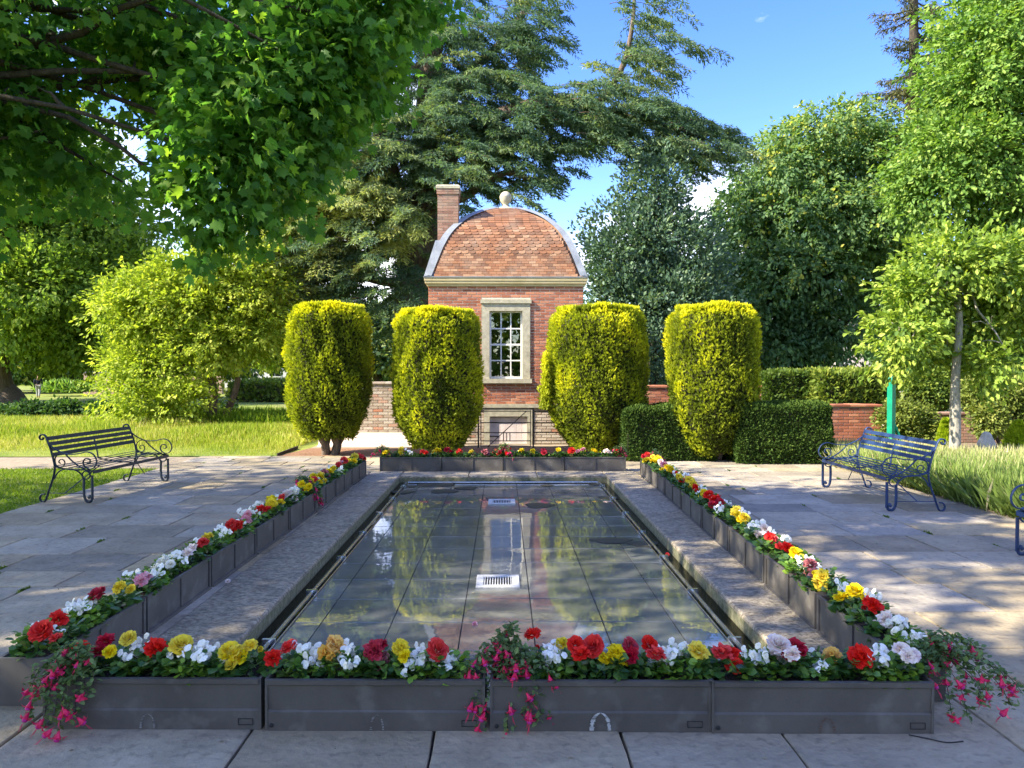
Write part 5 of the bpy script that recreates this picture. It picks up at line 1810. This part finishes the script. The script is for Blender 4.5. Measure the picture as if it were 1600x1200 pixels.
# sprays: flat drooping plates spread over these picture-space masses
cm = [(520, 285, 85, 55, 25.6, 1.9, .35), (470, 340, 50, 65, 25.6, 2.2, .35), (560, 350, 85, 60, 25.4, 2.2, .32), (500, 415, 85, 50, 25.3, 2.2, .15), (590, 430, 60, 45, 25, .8, -.1), (610, 260, 60, 45, 25.5, 1.0, .05),
      (560, 210, 70, 45, 25.5, .8, .0), (700, 215, 75, 55, 25.5, 1.5, -.02), (760, 160, 80, 50, 25.5, 1.3, -.08), (780, 260, 60, 45, 25, 1.2, -.1), (700, 290, 50, 30, 25.5, .7, -.1), (660, 160, 60, 40, 26.5, .8, -.02),
      (740, 80, 80, 45, 26.5, 1.2, -.1), (820, 30, 40, 60, 26.5, .8, -.1), (700, 20, 60, 40, 27, .6, -.1), (860, 190, 60, 40, 24.8, 1.1, -.1), (920, 165, 60, 40, 24.5, 1.1, -.08), (1000, 195, 70, 40, 24.5, 1.3, -.05),
      (1070, 215, 60, 32, 24.6, 1.0, .02), (1125, 225, 32, 24, 25, .4, .05), (990, 110, 40, 32, 24.5, .8, .03), (990, 50, 36, 36, 24.5, .7, .0), (1050, 70, 45, 14, 24.5, .35, .0), (965, 30, 20, 10, 24.5, .2, .0), (930, 110, 25, 15, 24.5, .3, .1),
      (1000, 10, 40, 25, 24.5, .3, .0), (960, 230, 40, 25, 24.5, .5, -.1), (640, 60, 50, 60, 27, .8, -.1), (560, 40, 50, 60, 26, .6, -.1), (700, 370, 40, 45, 27, .5, -.1), (590, 330, 40, 40, 24.6, .8, .1), (800, 310, 25, 22, 24.6, .3, -.12),
      (470, 440, 30, 30, 25.5, .6, -.05), (620, 480, 60, 40, 25.5, .6, -.1), (850, 250, 35, 20, 24.6, .3, -.1), (1100, 260, 30, 14, 24.8, .25, .0)]
r = np.random.default_rng(500)
PP, DD, NN, SS, TT = [], [], [], [], []
wts = np.array([c_[2] * c_[3] * c_[5] for c_ in cm]); wts = wts / wts.sum()
twig = MB()
NSPR = 3000
cent = Vector((at(665, 300, D) - cb))
for k in range(NSPR):
    c_ = cm[r.choice(len(cm), p=wts)]
    u = r.normal(size=2); u = u / max(1, np.linalg.norm(u)) * .95
    px, py = c_[0] + u[0] * c_[2], c_[1] + u[1] * c_[3]
    Dp = c_[4] + r.normal() * 0.9
    # tiers: quantise the height so that branches read as layers
    p_ = np.array(at(px, py, Dp) - cb)
    tier = .62
    p_[2] = p_[2] * .7 + .3 * (round(p_[2] / tier) * tier + r.normal() * .06)
    o_ = p_[:2] - np.array((cent.x, cent.y)); o_ = o_ / (np.linalg.norm(o_) + 1e-6)
    o_ = o_ + r.normal(size=2) * .55; o_ = o_ / np.linalg.norm(o_)
    L_ = r.uniform(.5, 1.15)
    nb = 9
    ax = np.array((o_[0], o_[1], 0)); sd = np.array((-o_[1], o_[0], 0))
    droop = r.uniform(.25, .85)
    tnt = np.clip(r.normal(.30 + c_[6] * 1.3, .15), 0, 1)  # mass offset puts the sunlit gold flank and darker upper tiers into tint
    for j in range(nb):
        t0 = (j + .5) / nb
        for sgn in (-1, 1):
            ln = L_ * (.62 - .38 * t0) * r.uniform(.7, 1.2)
            m_ = 9
            tt = (np.arange(m_) + .5) / m_
            along = L_ * t0 + tt * ln * .55
            across = sgn * tt * ln * .75
            X = p_[None, :] + ax[None, :] * along[:, None] + sd[None, :] * across[:, None]
            X[:, 2] -= droop * (along / L_) ** 2 * .8 * L_ + .25 * (tt * ln) ** 1.5 * (1 + droop)
            X += r.normal(size=X.shape) * .022
            PP.append(X)
            dd = ax[None, :] * .55 + sd[None, :] * sgn * .6 + r.normal(size=X.shape) * .45; dd[:, 2] += -.45
            DD.append(dd)
            nn_ = np.tile((0, 0, 1.0), (m_, 1)) + r.normal(size=X.shape) * .9
            NN.append(nn_)
            SS.append(r.uniform(.11, .20, m_))
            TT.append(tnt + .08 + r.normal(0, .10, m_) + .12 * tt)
    if k % 2 == 0:
        a_ = Vector(p_); twig.tube([a_ - Vector(ax) * .2 + Vector((0, 0, .0)), a_, a_ + Vector(ax) * L_ * .8 - Vector((0, 0, droop * .45 * L_))], [.014, .010, .004], n=4, cap=False)
P = np.vstack(PP); Dv = np.vstack(DD); Nv = np.vstack(NN); Sv = np.concatenate(SS); Tv = np.concatenate(TT)
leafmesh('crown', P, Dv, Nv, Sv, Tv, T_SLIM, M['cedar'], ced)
lbm.add(twig.v, twig.f, True)
lbm.build('limbs', M['bark'], ced)

# holly beside the pavilion
D = 23
ms = [pmass(1022, 300, 48, 48, D, 1.2), pmass(1005, 380, 78, 60, D, 1.6), pmass(1070, 400, 50, 70, D, 1.4), pmass(960, 430, 48, 55, D, 1.2), pmass(1020, 480, 90, 60, D, 1.7), pmass(1090, 480, 60, 60, D, 1.4), pmass(1000, 560, 80, 60, D, 1.5)]
root, inv = tree('holly_tree', 'dark glossy conical holly tree beside the pavilion roof', pb(1025, D), at(1028, 300, D), .2, ms, M['bark_dark'], 406, nl=18, fork=.15)
grow('crown', shift(ms, inv), 3400, 13, .13, .13, M['holly'], root, 406, T_FOLD, flat=.9, droop=-.3, shell=.45, rough=.3, lsc=1.8, tv=.22, thr=-.8, spray=.45)

# sweet chestnut
D = 31
ms = [pmass(1285, 215, 88, 45, D, 2.4), pmass(1220, 270, 78, 52, D, 2.3), pmass(1330, 265, 100, 60, D, 2.6), pmass(1165, 335, 55, 40, D, 1.7), pmass(1180, 400, 68, 55, D, 2.0), pmass(1290, 345, 120, 60, D - .5, 3), pmass(1255, 430, 115, 52, D - .5, 3),
      pmass(1360, 360, 80, 60, D, 2.5), pmass(1170, 480, 80, 50, D, 2.2), pmass(1290, 505, 90, 45, D - .5, 2.5), pmass(1220, 545, 80, 40, D - .3, 2.2), pmass(1350, 200, 45, 40, D, 1.5), pmass(1130, 450, 40, 60, D + 1, 1.5), pmass(1400, 440, 50, 60, D, 1.7)]
root, inv = tree('chestnut_tree', 'broad dark green chestnut tree with sunlit yellowish top against the sky', pb(1255, D), at(1275, 330, D), .5, ms, M['bark_dark'], 407, nl=26, fork=.25)
grow('crown', shift(ms, inv), 6500, 17, .20, .185, M['chestnut'], root, 407, T_FOLD, flat=.45, droop=.65, shell=.35, rough=.25, lsc=.8, tv=.16, thr=-.75, topt=.11, spray=.7)  # topt yellows the upper clumps, sunlight put into the leaf colour

# tall bright tree filling the corner
D = 24
ms = [pmass(1590, 10, 120, 80, D, 2.5), pmass(1545, 90, 100, 70, D, 2.4), pmass(1515, 150, 70, 60, D, 2.0), pmass(1580, 190, 100, 80, D, 2.5), pmass(1460, 235, 60, 42, D, 1.7), pmass(1520, 260, 100, 60, D, 2.2), pmass(1470, 300, 60, 50, D, 1.5),
      pmass(1590, 320, 90, 70, D, 2.2), pmass(1540, 380, 60, 50, D + .6, 1.5), pmass(1700, 150, 130, 220, D + 1, 3, .5)]
root, inv = tree('tall_tree', 'tall bright green broadleaf tree rising behind the slim tree and lavender bed', pb(1640, D), at(1600, 100, D), .35, ms, M['bark'], 408, nl=20, fork=.3)
grow('crown', shift(ms, inv), 5200, 15, .17, .16, M['bright_leaf'], root, 408, T_FOLD, flat=.5, droop=.35, shell=.4, rough=.30, lsc=1.5, tv=.24, up=.7, spray=.6)

# thin conifer behind it
D = 33
cr_ = empty('thin_conifer', pb(1428, D), 0, 'sparse brownish conifer peeking out beside the tall bright tree', 'conifer')
inv = Vector(cr_.location)
mb = MB(); mb.tube([(0, 0, -.1), tuple(at(1428, -200, D) - inv)], [.35, .12], n=10); mb.build('trunk', M['bark_dark'], cr_)
r = np.random.default_rng(510)
PP, DD, NN, SS, TT = [], [], [], [], []
lb = MB()
for k in range(130):
    py = r.uniform(-160, 360); side = r.uniform(0, 2 * PI)
    L_ = (1.3 + 1.6 * (py + 160) / 520) * r.uniform(.6, 1.15)
    z0 = (at(1428, py, D) - inv).z
    ax = np.array((math.cos(side), math.sin(side), 0)); sd = np.array((-ax[1], ax[0], 0))
    m_ = 220
    tt = r.uniform(.12, 1, m_)
    ac = r.normal(size=m_) * .20 * (1.1 - tt * .5)
    X = ax[None, :] * (tt * L_)[:, None] + sd[None, :] * ac[:, None] + np.array((0, 0, z0))
    X[:, 2] += -.35 * tt * L_ * .6 + .15 * tt ** 2 * L_ - np.abs(r.normal(size=m_)) * .14
    PP.append(X); d_ = ax[None, :] * .5 + r.normal(size=X.shape) * .5; d_[:, 2] -= .5; DD.append(d_)
    NN.append(r.normal(size=X.shape) + np.array((0, 0, .8))); SS.append(r.uniform(.12, .22, m_)); TT.append(np.clip(r.normal(.5, .2), 0, 1) + r.normal(0, .12, m_))
    lb.tube([(0, 0, z0), (ax[0] * L_ * .5, ax[1] * L_ * .5, z0 - .12 * L_), (ax[0] * L_, ax[1] * L_, z0 - .1 * L_)], [.05, .03, .008], n=4, cap=False)
leafmesh('crown', np.vstack(PP), np.vstack(DD), np.vstack(NN), np.concatenate(SS), np.concatenate(TT), T_SLIM, M['conifer'], cr_)
lb.build('limbs', M['bark_dark'], cr_)

# dark laurel behind the slim tree
blob_plant('laurel', 'dark laurel thicket behind the slim tree and clipped ball', [pmass(1570, 500, 90, 70, 21, 1.5), pmass(1480, 540, 70, 50, 22, 1.3), pmass(1600, 580, 70, 50, 21, 1.3), pmass(1430, 560, 40, 40, 23, 1.2), pmass(1520, 590, 60, 40, 21.5, 1)], pb(1560, 21.5), M['laurel'], 310, 1700, 14, .16, .17, shell=.35, droop=.5)
# dark shrubs along the meadow
rr = random.Random(77)
k = 0
spots = [(8, 640, 26), (52, 635, 34), (98, 632, 34), (140, 636, 30), (175, 634, 36), (215, 640, 30), (262, 642, 30), (305, 640, 34), (350, 642, 30), (428, 650, 20)]
wh = ['at the meadow edge below the thick old trunk', 'second from the old trunk in the meadow shrub row', 'below the distant walker in the meadow shrub row', 'before the far agave clump in the meadow shrub row',
      'before the far pinkish wall in the meadow shrub row', 'under the outer boughs of the yellow green tree', 'below the low leaves of the yellow green tree', 'in the shade of the yellow green tree middle',
      'just before the twin leaning trunks', 'between the twin leaning trunks and the first yew']
for i, (px, py, rx) in enumerate(spots):
    D_ = 26.0 + rr.uniform(-.4, .4)
    blob_plant('dark_shrub', 'low dark leafy shrub ' + wh[i], [pmass(px, py + 9, rx, 13 if i < 9 else 9, D_, .6)], pb(px, D_), M['laurel'], 320 + i, 170, 12, .11, .14, shell=.4, rough=.3, lsc=3, group='dark shrubs along the meadow')

# far agave-like clump, far trees, far walls, house
def spiky(px, py, D_, n_, seed, label):
    root = empty('spiky_shrub', pb(px, D_), 0, label, 'shrub', 'spiky shrubs by the far wall')
    r = np.random.default_rng(seed)
    H = at(px, py, D_).z
    c = np.stack((r.normal(0, .75, n_), r.normal(0, .5, n_), r.uniform(.1, .55, n_) * H), 1)
    d_ = nrm(np.stack((r.normal(0, .7, n_), r.normal(0, .7, n_), np.abs(r.normal(.8, .4, n_))), 1))
    leafmesh('foliage', c, d_, nrm(r.normal(size=(n_, 3))), r.uniform(.5, 1.0, n_) * H * .5, r.uniform(0, 1, n_), T_SLIM, M['bright_leaf'], root)
for i, (px, py) in enumerate(((95, 585), (120, 588))):
    spiky(px, py, 52, 500, 350 + i, ('spiky shrub just beyond the distant walker', 'spiky shrub against the far pinkish wall')[i])
fw = empty('far_wall', (at(130, 600, 56).x, 56, 0), 0, 'far pinkish brick wall seen between the old tree and the yellow green tree', 'wall')
MB().box(0, 10, 0, .4, -.05, at(150, 583, 56).z).build('wall_face', M['render_pink'], fw)
MB().box(-.05, 10.05, -.08, .48, at(150, 583, 56).z + .001, at(150, 583, 56).z + .12).build('coping', M['slate_roof'], fw)

hs = at(350, 600, 75)
hou = empty('pale_house', (hs.x, 75, 0), 0, 'pale rendered house far beyond the lawn behind the first yew', 'house')
MB().box(0, 13, .2, 8, -.05, 4.2).build('wall', M['render_white'], hou)
MB().extr([(-.2, 4.2), (4.1, 6.6), (8.3, 4.2)], -.3, 13.3).build('roof', M['slate_roof'], hou)
for k in range(4):
    xw = 1.4 + k * 2.9
    wi = MB().box(xw, xw + 1.2, .14, .2, 1.0, 2.8).build('window', M['white_paint'], hou)
    for j in range(2):
        MB().box(xw + .07 + j * .56, xw + .57 + j * .56, .12, .139, 1.1, 2.7).build('pane', M['dark_glass'], wi)
hs = at(1150, 600, 60)
ho2 = empty('pink_house', (hs.x, 60, 0), 0, 'pale pink building glimpsed through the chestnut and above the far hedge', 'house')
MB().box(0, 17, 0, 8, -.05, 5.5).build('wall', mat('pale pink render', (.52, .42, .40), (.60, .50, .47), scale=1, rough=.9), ho2)
MB().extr([(-.3, 5.5), (4, 8.2), (8.3, 5.5)], -.3, 17.3).build('roof', M['slate_roof'], ho2)
for k in range(5):
    xw = 1.4 + k * 3.2
    for z in (.9, 3.4):
        wi = MB().box(xw, xw + 1.1, -.06, 0, z, z + 1.4).build('window', M['white_paint'], ho2)
        MB().box(xw + .1, xw + 1.0, -.08, -.061, z + .1, z + 1.3).build('pane', M['dark_glass'], wi)

# far wooded edge, one mass
ms = []
r = np.random.default_rng(600)
for k in range(46):
    x = -75 + 150 * k / 45 + r.normal() * 1.2
    if -26 < x < -19: hgt = 1.0
    hgt = r.uniform(3.5, 6.0)
    ms.append((np.array((x, 88 + r.uniform(-4, 10), hgt * .5)), np.array((3.2, 3.0, hgt * .62)), 1))
o = grow('distant_woods', ms, 5200, 9, .7, .75, M['beech'], None, 601, T_KITE, flat=.8, shell=.2, lsc=.3)
tag(o, 'distant band of trees closing the lawn beyond everything', 'woods', None, 'stuff')
ms = []
for k in range(22):
    ms.append((np.array((-45 + 90 * k / 21, -34 + r.uniform(-3, 3), 5.0)), np.array((3.6, 3.0, 6.0 + r.uniform(-1, 2))), 1))
o = grow('woods_behind', ms, 2400, 8, .8, .9, M['beech'], None, 602, T_KITE, flat=.8, shell=.2, lsc=.3)
tag(o, 'belt of trees behind the viewer that the sash window mirrors', 'woods', None, 'stuff')
# trees standing in the middle distance beyond the lawn
mid = [(-10, 560, 70, 40, 58, 'shaded tree behind the flared base of the old trunk'), (60, 545, 60, 45, 62, 'dim tree standing directly behind the distant walker'),
       (130, 548, 60, 42, 60, 'dim tree above the far pinkish wall'), (195, 540, 55, 48, 58, 'dim tree showing at the outer edge of the yellow green tree'), (330, 560, 70, 34, 62, 'dim tree low behind the yellow green tree'),
       (455, 520, 60, 62, 55, 'mid green tree filling the gap between the yellow green tree and first yew'), (90, 520, 140, 70, 66, 'pale green tree far behind the thick old trunk'),
       (270, 480, 90, 110, 60, 'tall dim tree behind the yellow green spreading tree'), (590, 530, 50, 60, 40, 'shaded tree seen between the first and second yews behind the wall'),
       (1020, 560, 60, 50, 38, 'shaded tree seen between the third and fourth yews'), (1440, 520, 80, 70, 45, 'dim tree behind the slim tree and the chestnut')]
for i, (px, py, rx, ry, D_, lab) in enumerate(mid):
    ms = [pmass(px, py, rx, ry, D_, rx * D_ / 1200 * .7), pmass(px - rx * .5, py + ry * .3, rx * .6, ry * .6, D_, 2), pmass(px + rx * .5, py + ry * .4, rx * .6, ry * .55, D_, 2)]
    root, inv = tree('background_tree', lab, pb(px, D_), at(px, py, D_), .3, ms, M['bark_dark'], 620 + i, nl=8, group='trees in the middle distance')
    grow('crown', shift(ms, inv), 900, 13, .35, .34, (M['chestnut'], M['beech'], M['chestnut'], M['beech'], M['chestnut'], M['beech'], M['bright_leaf'], M['chestnut'], M['cedar'], M['holly'], M['chestnut'])[i], root, 630 + i, T_KITE, flat=.5, shell=.35, lsc=.5)

# ------------------------------------------------------------------ grasses
def blades(name, label, poly_fn, n_, h0, h1, m_, seed, lean=.3, cat='grass', wid=1.0, tfun=None, hfun=None):
    r = np.random.default_rng(seed)
    P = poly_fn(r, n_)
    n_ = len(P)
    P = np.stack((P[:, 0], P[:, 1], np.full(n_, -.03)), 1)
    D_ = nrm(np.stack((r.normal(0, lean, n_), r.normal(0, lean, n_), np.ones(n_)), 1))
    a_ = r.uniform(0, 2 * PI, n_)
    Nn = np.stack((np.cos(a_), np.sin(a_), np.zeros(n_)), 1)
    H = r.uniform(h0, h1, n_)
    if hfun is not None: H = H * hfun(P)
    tint = r.normal(.45, .2, n_) if tfun is None else tfun(P, r)
    T_ = (T_BLADE[0] * np.array((wid, 1, 1)), T_BLADE[1])
    o = leafmesh(name, P, D_, Nn, H, tint, T_, m_)
    tag(o, label, cat, None, 'stuff')
    return o


def meadow_pts(r, n_):
    y = 15.3 + 11 * r.uniform(0, 1, n_) ** .9
    x = r.uniform(-.72, -.235, n_) * y
    k = (x < -4.55) & (x > -19)
    return np.stack((x[k], y[k]), 1)


blades('meadow_grass', 'tall seeding meadow grass behind the bench up to the dark shrubs', meadow_pts, 95000, .16, .42, M['meadow'], 701, .28, wid=.75,
       tfun=lambda P, r: .52 + .22 * lump(P, 1.1, 5) + r.normal(0, .16, len(P)) + .012 * (P[:, 1] - 18), hfun=lambda P: np.clip((P[:, 1] - 15.3) / 3.2, .22, 1.0) * (.85 + .3 * lump(P, .9, 3)))
blades('lawn_grass', 'short shaded turf between paving and path beside the dark bench',
       lambda r, n_: np.stack((r.uniform(-11, -6.0, n_), r.uniform(7, 13.4, n_)), 1), 42000, .03, .075, M['meadow'], 702, .6, wid=2.2,
       tfun=lambda P, r: r.normal(.22, .14, len(P)))
blades('lawn_grass', 'rough grass round the twin leaning trunks', lambda r, n_: np.stack((r.uniform(-9.5, -4.6, n_), r.uniform(22, 26.5, n_)), 1), 9000, .25, .6, M['meadow'], 703, .35, wid=.9,
       tfun=lambda P, r: r.normal(.15, .14, len(P)))


def lav_pts(r, n_):
    y = r.uniform(7.2, 15.4, n_)
    x = 5.95 + r.uniform(0, 1, n_) ** 1.2 * 4.2
    cx_ = np.round((x - 5.95) / .55) * .55 + 5.95; cy_ = np.round(y / .55) * .55
    q = np.stack((cx_ + .05 + (x - cx_) * .7 + r.normal(0, .08, n_), cy_ + (y - cy_) * .8 + r.normal(0, .08, n_)), 1)
    return q[~((q[:, 1] > 13.6) & (q[:, 0] > 8.2))]


blades('lavender_border', 'green lavender and grass border spilling along the paving behind the blue bench', lav_pts, 90000, .22, .54, M['lavender'], 704, .5, cat='lavender', wid=.4,
       tfun=lambda P, r: .40 + .07 * (P[:, 0] - 6) + .065 * np.clip(P[:, 1] - 10, 0, 6) + r.normal(0, .14, len(P)), hfun=lambda P: np.clip(1.05 - .05 * np.clip(P[:, 1] - 10, 0, 6), .5, 1.1))

# ------------------------------------------------------------------ bed objects
gp = gnd(1390, 690); gpd = 15.2
c = at(1393, 600, gpd)
post = empty('green_post', (c.x, gpd, 0), .5, 'tall emerald green timber post with slanting brace behind the blue bench', 'post')
zt = at(1393, 583, gpd).z
MB().box(-.056, .056, -.056, .056, -.02, zt - .14).add([(-.056, -.056, zt - .14), (.056, -.056, zt - .14), (.056, .056, zt - .14), (-.056, .056, zt - .14), (0, 0, zt)], [(0, 1, 4), (1, 2, 4), (2, 3, 4), (3, 0, 4)]).build('shaft', M['green_paint'], post)
MB().tube([(.06, -.03, .62), (.28, -.16, .02)], .028, n=8).build('brace', M['green_paint'], post)

c = at(1541, 700, 14.6)
td = empty('teardrop_stone', (c.x, 14.6, 0), .15, 'pale teardrop shaped carved stone standing among the gravel and lavender', 'sculpture')
mb = MB()
zc, rr_ = .25, .165
pts = []
for k in range(25):
    th = -PI / 2 + 2 * PI * k / 24
    rad_ = rr_ * (1 + .62 * max(0, math.sin(th)) ** 9)
    pts.append((rad_ * math.cos(th) * (1 if math.sin(th) < .75 else .92), zc + rad_ * math.sin(th)))
pts = pts[:-1]
n_ = len(pts)
for (dy, s_) in ((0, 1),):
    vs = [(x, -.05, zc + (z - zc)) for x, z in pts] + [(x * .82, -.09, zc + (z - zc) * .82) for x, z in pts] + [(x, .05, z) for x, z in pts]
    fs = [tuple(range(n_, 2 * n_)), tuple(reversed(range(2 * n_, 3 * n_)))]
    for i in range(n_):
        j = (i + 1) % n_
        fs += [(i, j, n_ + j, n_ + i), (j, i, 2 * n_ + i, 2 * n_ + j)]
    mb.add(vs, fs)
mb.build('body', M['pale_stone'], td)
mb = MB()
rr = random.Random(8)
for k in range(5):
    pts_ = [(-.10 + .05 * k + rr.uniform(-.02, .02), -.0905, .18 + rr.uniform(-.03, .1)) for _ in range(3)]
    mb.tube(pts_, .004, n=4)
mb.build('carving', M['coping'], td)
MB().slab(-.12, .12, -.10, .10, -.03, .10, b=.02).build('foot', M['pale_stone'], td)
# loose stones by the bed
rr = random.Random(14)
for k in range(12):
    px = 1490 + k * 9 + rr.uniform(-4, 4)
    c = at(px, 705, 14.8 + rr.uniform(-.3, .4))
    mb = MB(); r0 = rr.uniform(.05, .10)
    mb.lathe([(r0 * .5, 0), (r0, r0 * .4), (r0 * .8, r0 * .9), (r0 * .3, r0 * 1.15)], n=7, c=(0, 0, 0), smooth=False)
    mb.v = [(x * rr.uniform(.9, 1.15), y * rr.uniform(.9, 1.15), z * rr.uniform(.9, 1.1)) for x, y, z in mb.v]
    o = mb.build('bed_stone', M['pale_stone'], None, (c.x, c.y, -.02), (0, 0, rr.uniform(0, 6)))
    tag(o, '%s pale rough stone in the bed, counting from the slim tree towards the teardrop stone' % (ORD + ['eleventh', 'twelfth'])[k], 'stone', 'pale stones in the bed')

r = np.random.default_rng(901)
n_ = 1500
P = np.stack((r.uniform(PX0, PX1, n_), r.uniform(1.8, 15, n_), np.full(n_, .006)), 1)
k_ = (np.abs(P[:, 0]) > 2.55) | (P[:, 1] < 3.5) | (P[:, 1] > 13.2)
P = P[k_]
pl_ = np.stack((r.uniform(-1.48, 1.48, 160), IY0 + .2 + (IY1 - IY0 - .4) * r.uniform(0, 1, 160) ** .7, np.full(160, TZ + .006)), 1)
P = np.vstack((P, pl_)); n_ = len(P)
o = leafmesh('leaf_litter', P, np.stack((r.normal(size=n_), r.normal(size=n_), r.normal(0, .1, n_)), 1), np.stack((r.normal(0, .2, n_), r.normal(0, .2, n_), np.ones(n_)), 1), r.uniform(.008, .03, n_),
             r.uniform(0, 1, n_), T_KITE, leaf_mat('dry litter', [(0, (0.05, 0.035, 0.02)), (.6, (0.18, 0.13, 0.07)), (1, (0.45, 0.38, 0.22))], trans=.1))
tag(o, 'scattered dry leaf crumbs and bud scales on the paving', 'leaf litter', None, 'stuff')
n_ = 2600
r = np.random.default_rng(902)
P = []
for o_ in [c_ for c_ in pav.children][::3]:
    k_ = r.integers(2, 9)
    ex = o_.location.x - o_.scale.x / 2 - .008; y0_ = o_.location.y + (r.uniform(-.5, .3)) * o_.scale.y
    for q in range(k_ * 5): P.append((ex + r.normal(0, .008), y0_ + r.uniform(0, .2) * o_.scale.y, -.02))
P = np.array(P); n_ = len(P)
k_ = (np.abs(P[:, 0]) > 2.6) | (P[:, 1] < 3.4)
P = P[k_]; n_ = len(P)
o = leafmesh('joint_moss', P, np.stack((r.normal(0, .5, n_), r.normal(0, .5, n_), np.ones(n_)), 1), np.stack((r.normal(size=n_), r.normal(size=n_), r.normal(0, .3, n_)), 1), r.uniform(.018, .045, n_),
             r.uniform(.1, .7, n_), T_SPRIG, M['hedge_light'])
tag(o, 'moss and tiny weeds sprouting in the paving joints', 'moss', None, 'stuff')
# fallen petals and the thin cable on the slabs
for (px, py, mk, lab) in ((356, 908, 'petal_blush', 'fallen blush petals lying on the coping by the meadow side troughs'), (1043, 866, 'petal_red', 'fallen red blossom on the pool pipe'),
                          (742, 975, 'petal_pink', 'fallen pink petal on the wet tiles behind the front fuchsia')):
    c = gnd(px, py, .02 if px < 400 else (-.06 if px > 1000 else -.09))
    o = link('fallen_blossom', BL[{'petal_blush': 'blush', 'petal_red': 'red', 'petal_pink': 'pink'}[mk]][0], None, (c.x, c.y, c.z), (.5, .2, 0), (.5, .5, .35))
    tag(o, lab, 'petals')
a = [gnd(x, y, .006) for x, y in ((1420, 1148), (1450, 1154), (1480, 1160), (1505, 1158))]
o = MB().tube(spline(a, 4), .003, n=5).build('cable', M['iron_black'])
tag(o, 'thin dark cable lying on the slab beside the lavender end trough', 'cable')

# ------------------------------------------------------------------ distant walker
def person():
    D_ = 44.0
    b = gnd(60, 622)
    root = empty('person', (b.x, b.y, 0), math.radians(200), 'person in dark navy top and pale grey trousers walking on the far lawn', 'person')
    H = 1.42 / 1.7

    def skin_fig(name, joints, edges, m_, parent, sub=2):
        me = bpy.data.meshes.new(name)
        me.from_pydata([tuple(Vector(j[0]) * H) for j in joints], edges, [])
        o = link(name, me, parent)
        md = o.modifiers.new('skin', 'SKIN')
        for i, j in enumerate(joints):
            me.skin_vertices[0].data[i].radius = (j[1] * H, j[1] * H * j[2] if len(j) > 2 else j[1] * H)
            me.skin_vertices[0].data[i].use_root = (i == 0)
        sb = o.modifiers.new('sub', 'SUBSURF'); sb.levels = sub; sb.render_levels = sub
        me.materials.append(m_)
        return o
    # body: pelvis, spine, neck, head, arms, legs in mid-stride
    J = [((0, 0, .95), .14, .8), ((0, -.01, 1.15), .13, .75), ((0, -.02, 1.36), .17, .65), ((0, -.01, 1.50), .055), ((0, -.03, 1.60), .085), ((0, -.04, 1.70), .08),
         ((.19, -.02, 1.42), .055), ((.24, .05, 1.16), .045), ((.22, -.08, .95), .035), ((-.19, -.02, 1.42), .055), ((-.24, -.06, 1.16), .045), ((-.21, -.22, .98), .035),
         ((.09, 0, .88), .09), ((.10, -.14, .50), .06), ((.10, -.16, .09), .042), ((.10, -.30, .04), .04),
         ((-.09, 0, .88), .09), ((-.10, .10, .50), .06), ((-.10, .28, .13), .042), ((-.10, .18, .05), .04)]
    E = [(0, 1), (1, 2), (2, 3), (3, 4), (4, 5), (2, 6), (6, 7), (7, 8), (2, 9), (9, 10), (10, 11), (0, 12), (12, 13), (13, 14), (14, 15), (0, 16), (16, 17), (17, 18), (18, 19)]
    skin_fig('body', J, E, M['skin'], root)
    g_ = 1.16
    skin_fig('top', [(J[0][0], .15 * g_, .8), (J[1][0], .135 * g_, .75), (J[2][0], .175 * g_, .68), (J[6][0], .07), (J[7][0], .058), (J[8][0], .045), (J[9][0], .07), (J[10][0], .058), (J[11][0], .045)],
             [(0, 1), (1, 2), (2, 3), (3, 4), (4, 5), (2, 6), (6, 7), (7, 8)], M['cloth_navy'], root)
    skin_fig('trousers', [((0, 0, .93), .15, .85), (J[12][0], .105), (J[13][0], .078), (J[14][0], .06), (J[16][0], .105), (J[17][0], .078), (J[18][0], .06)], [(0, 1), (1, 2), (2, 3), (0, 4), (4, 5), (5, 6)], M['cloth_grey'], root)
    mb = MB(); mb.lathe([(.03, -.06), (.088, -.02), (.098, .04), (.08, .09), (.02, .115)], n=12, c=(0, -.02 * H, 1.66 * H)); mb.build('hair', M['hair'], root)


person()
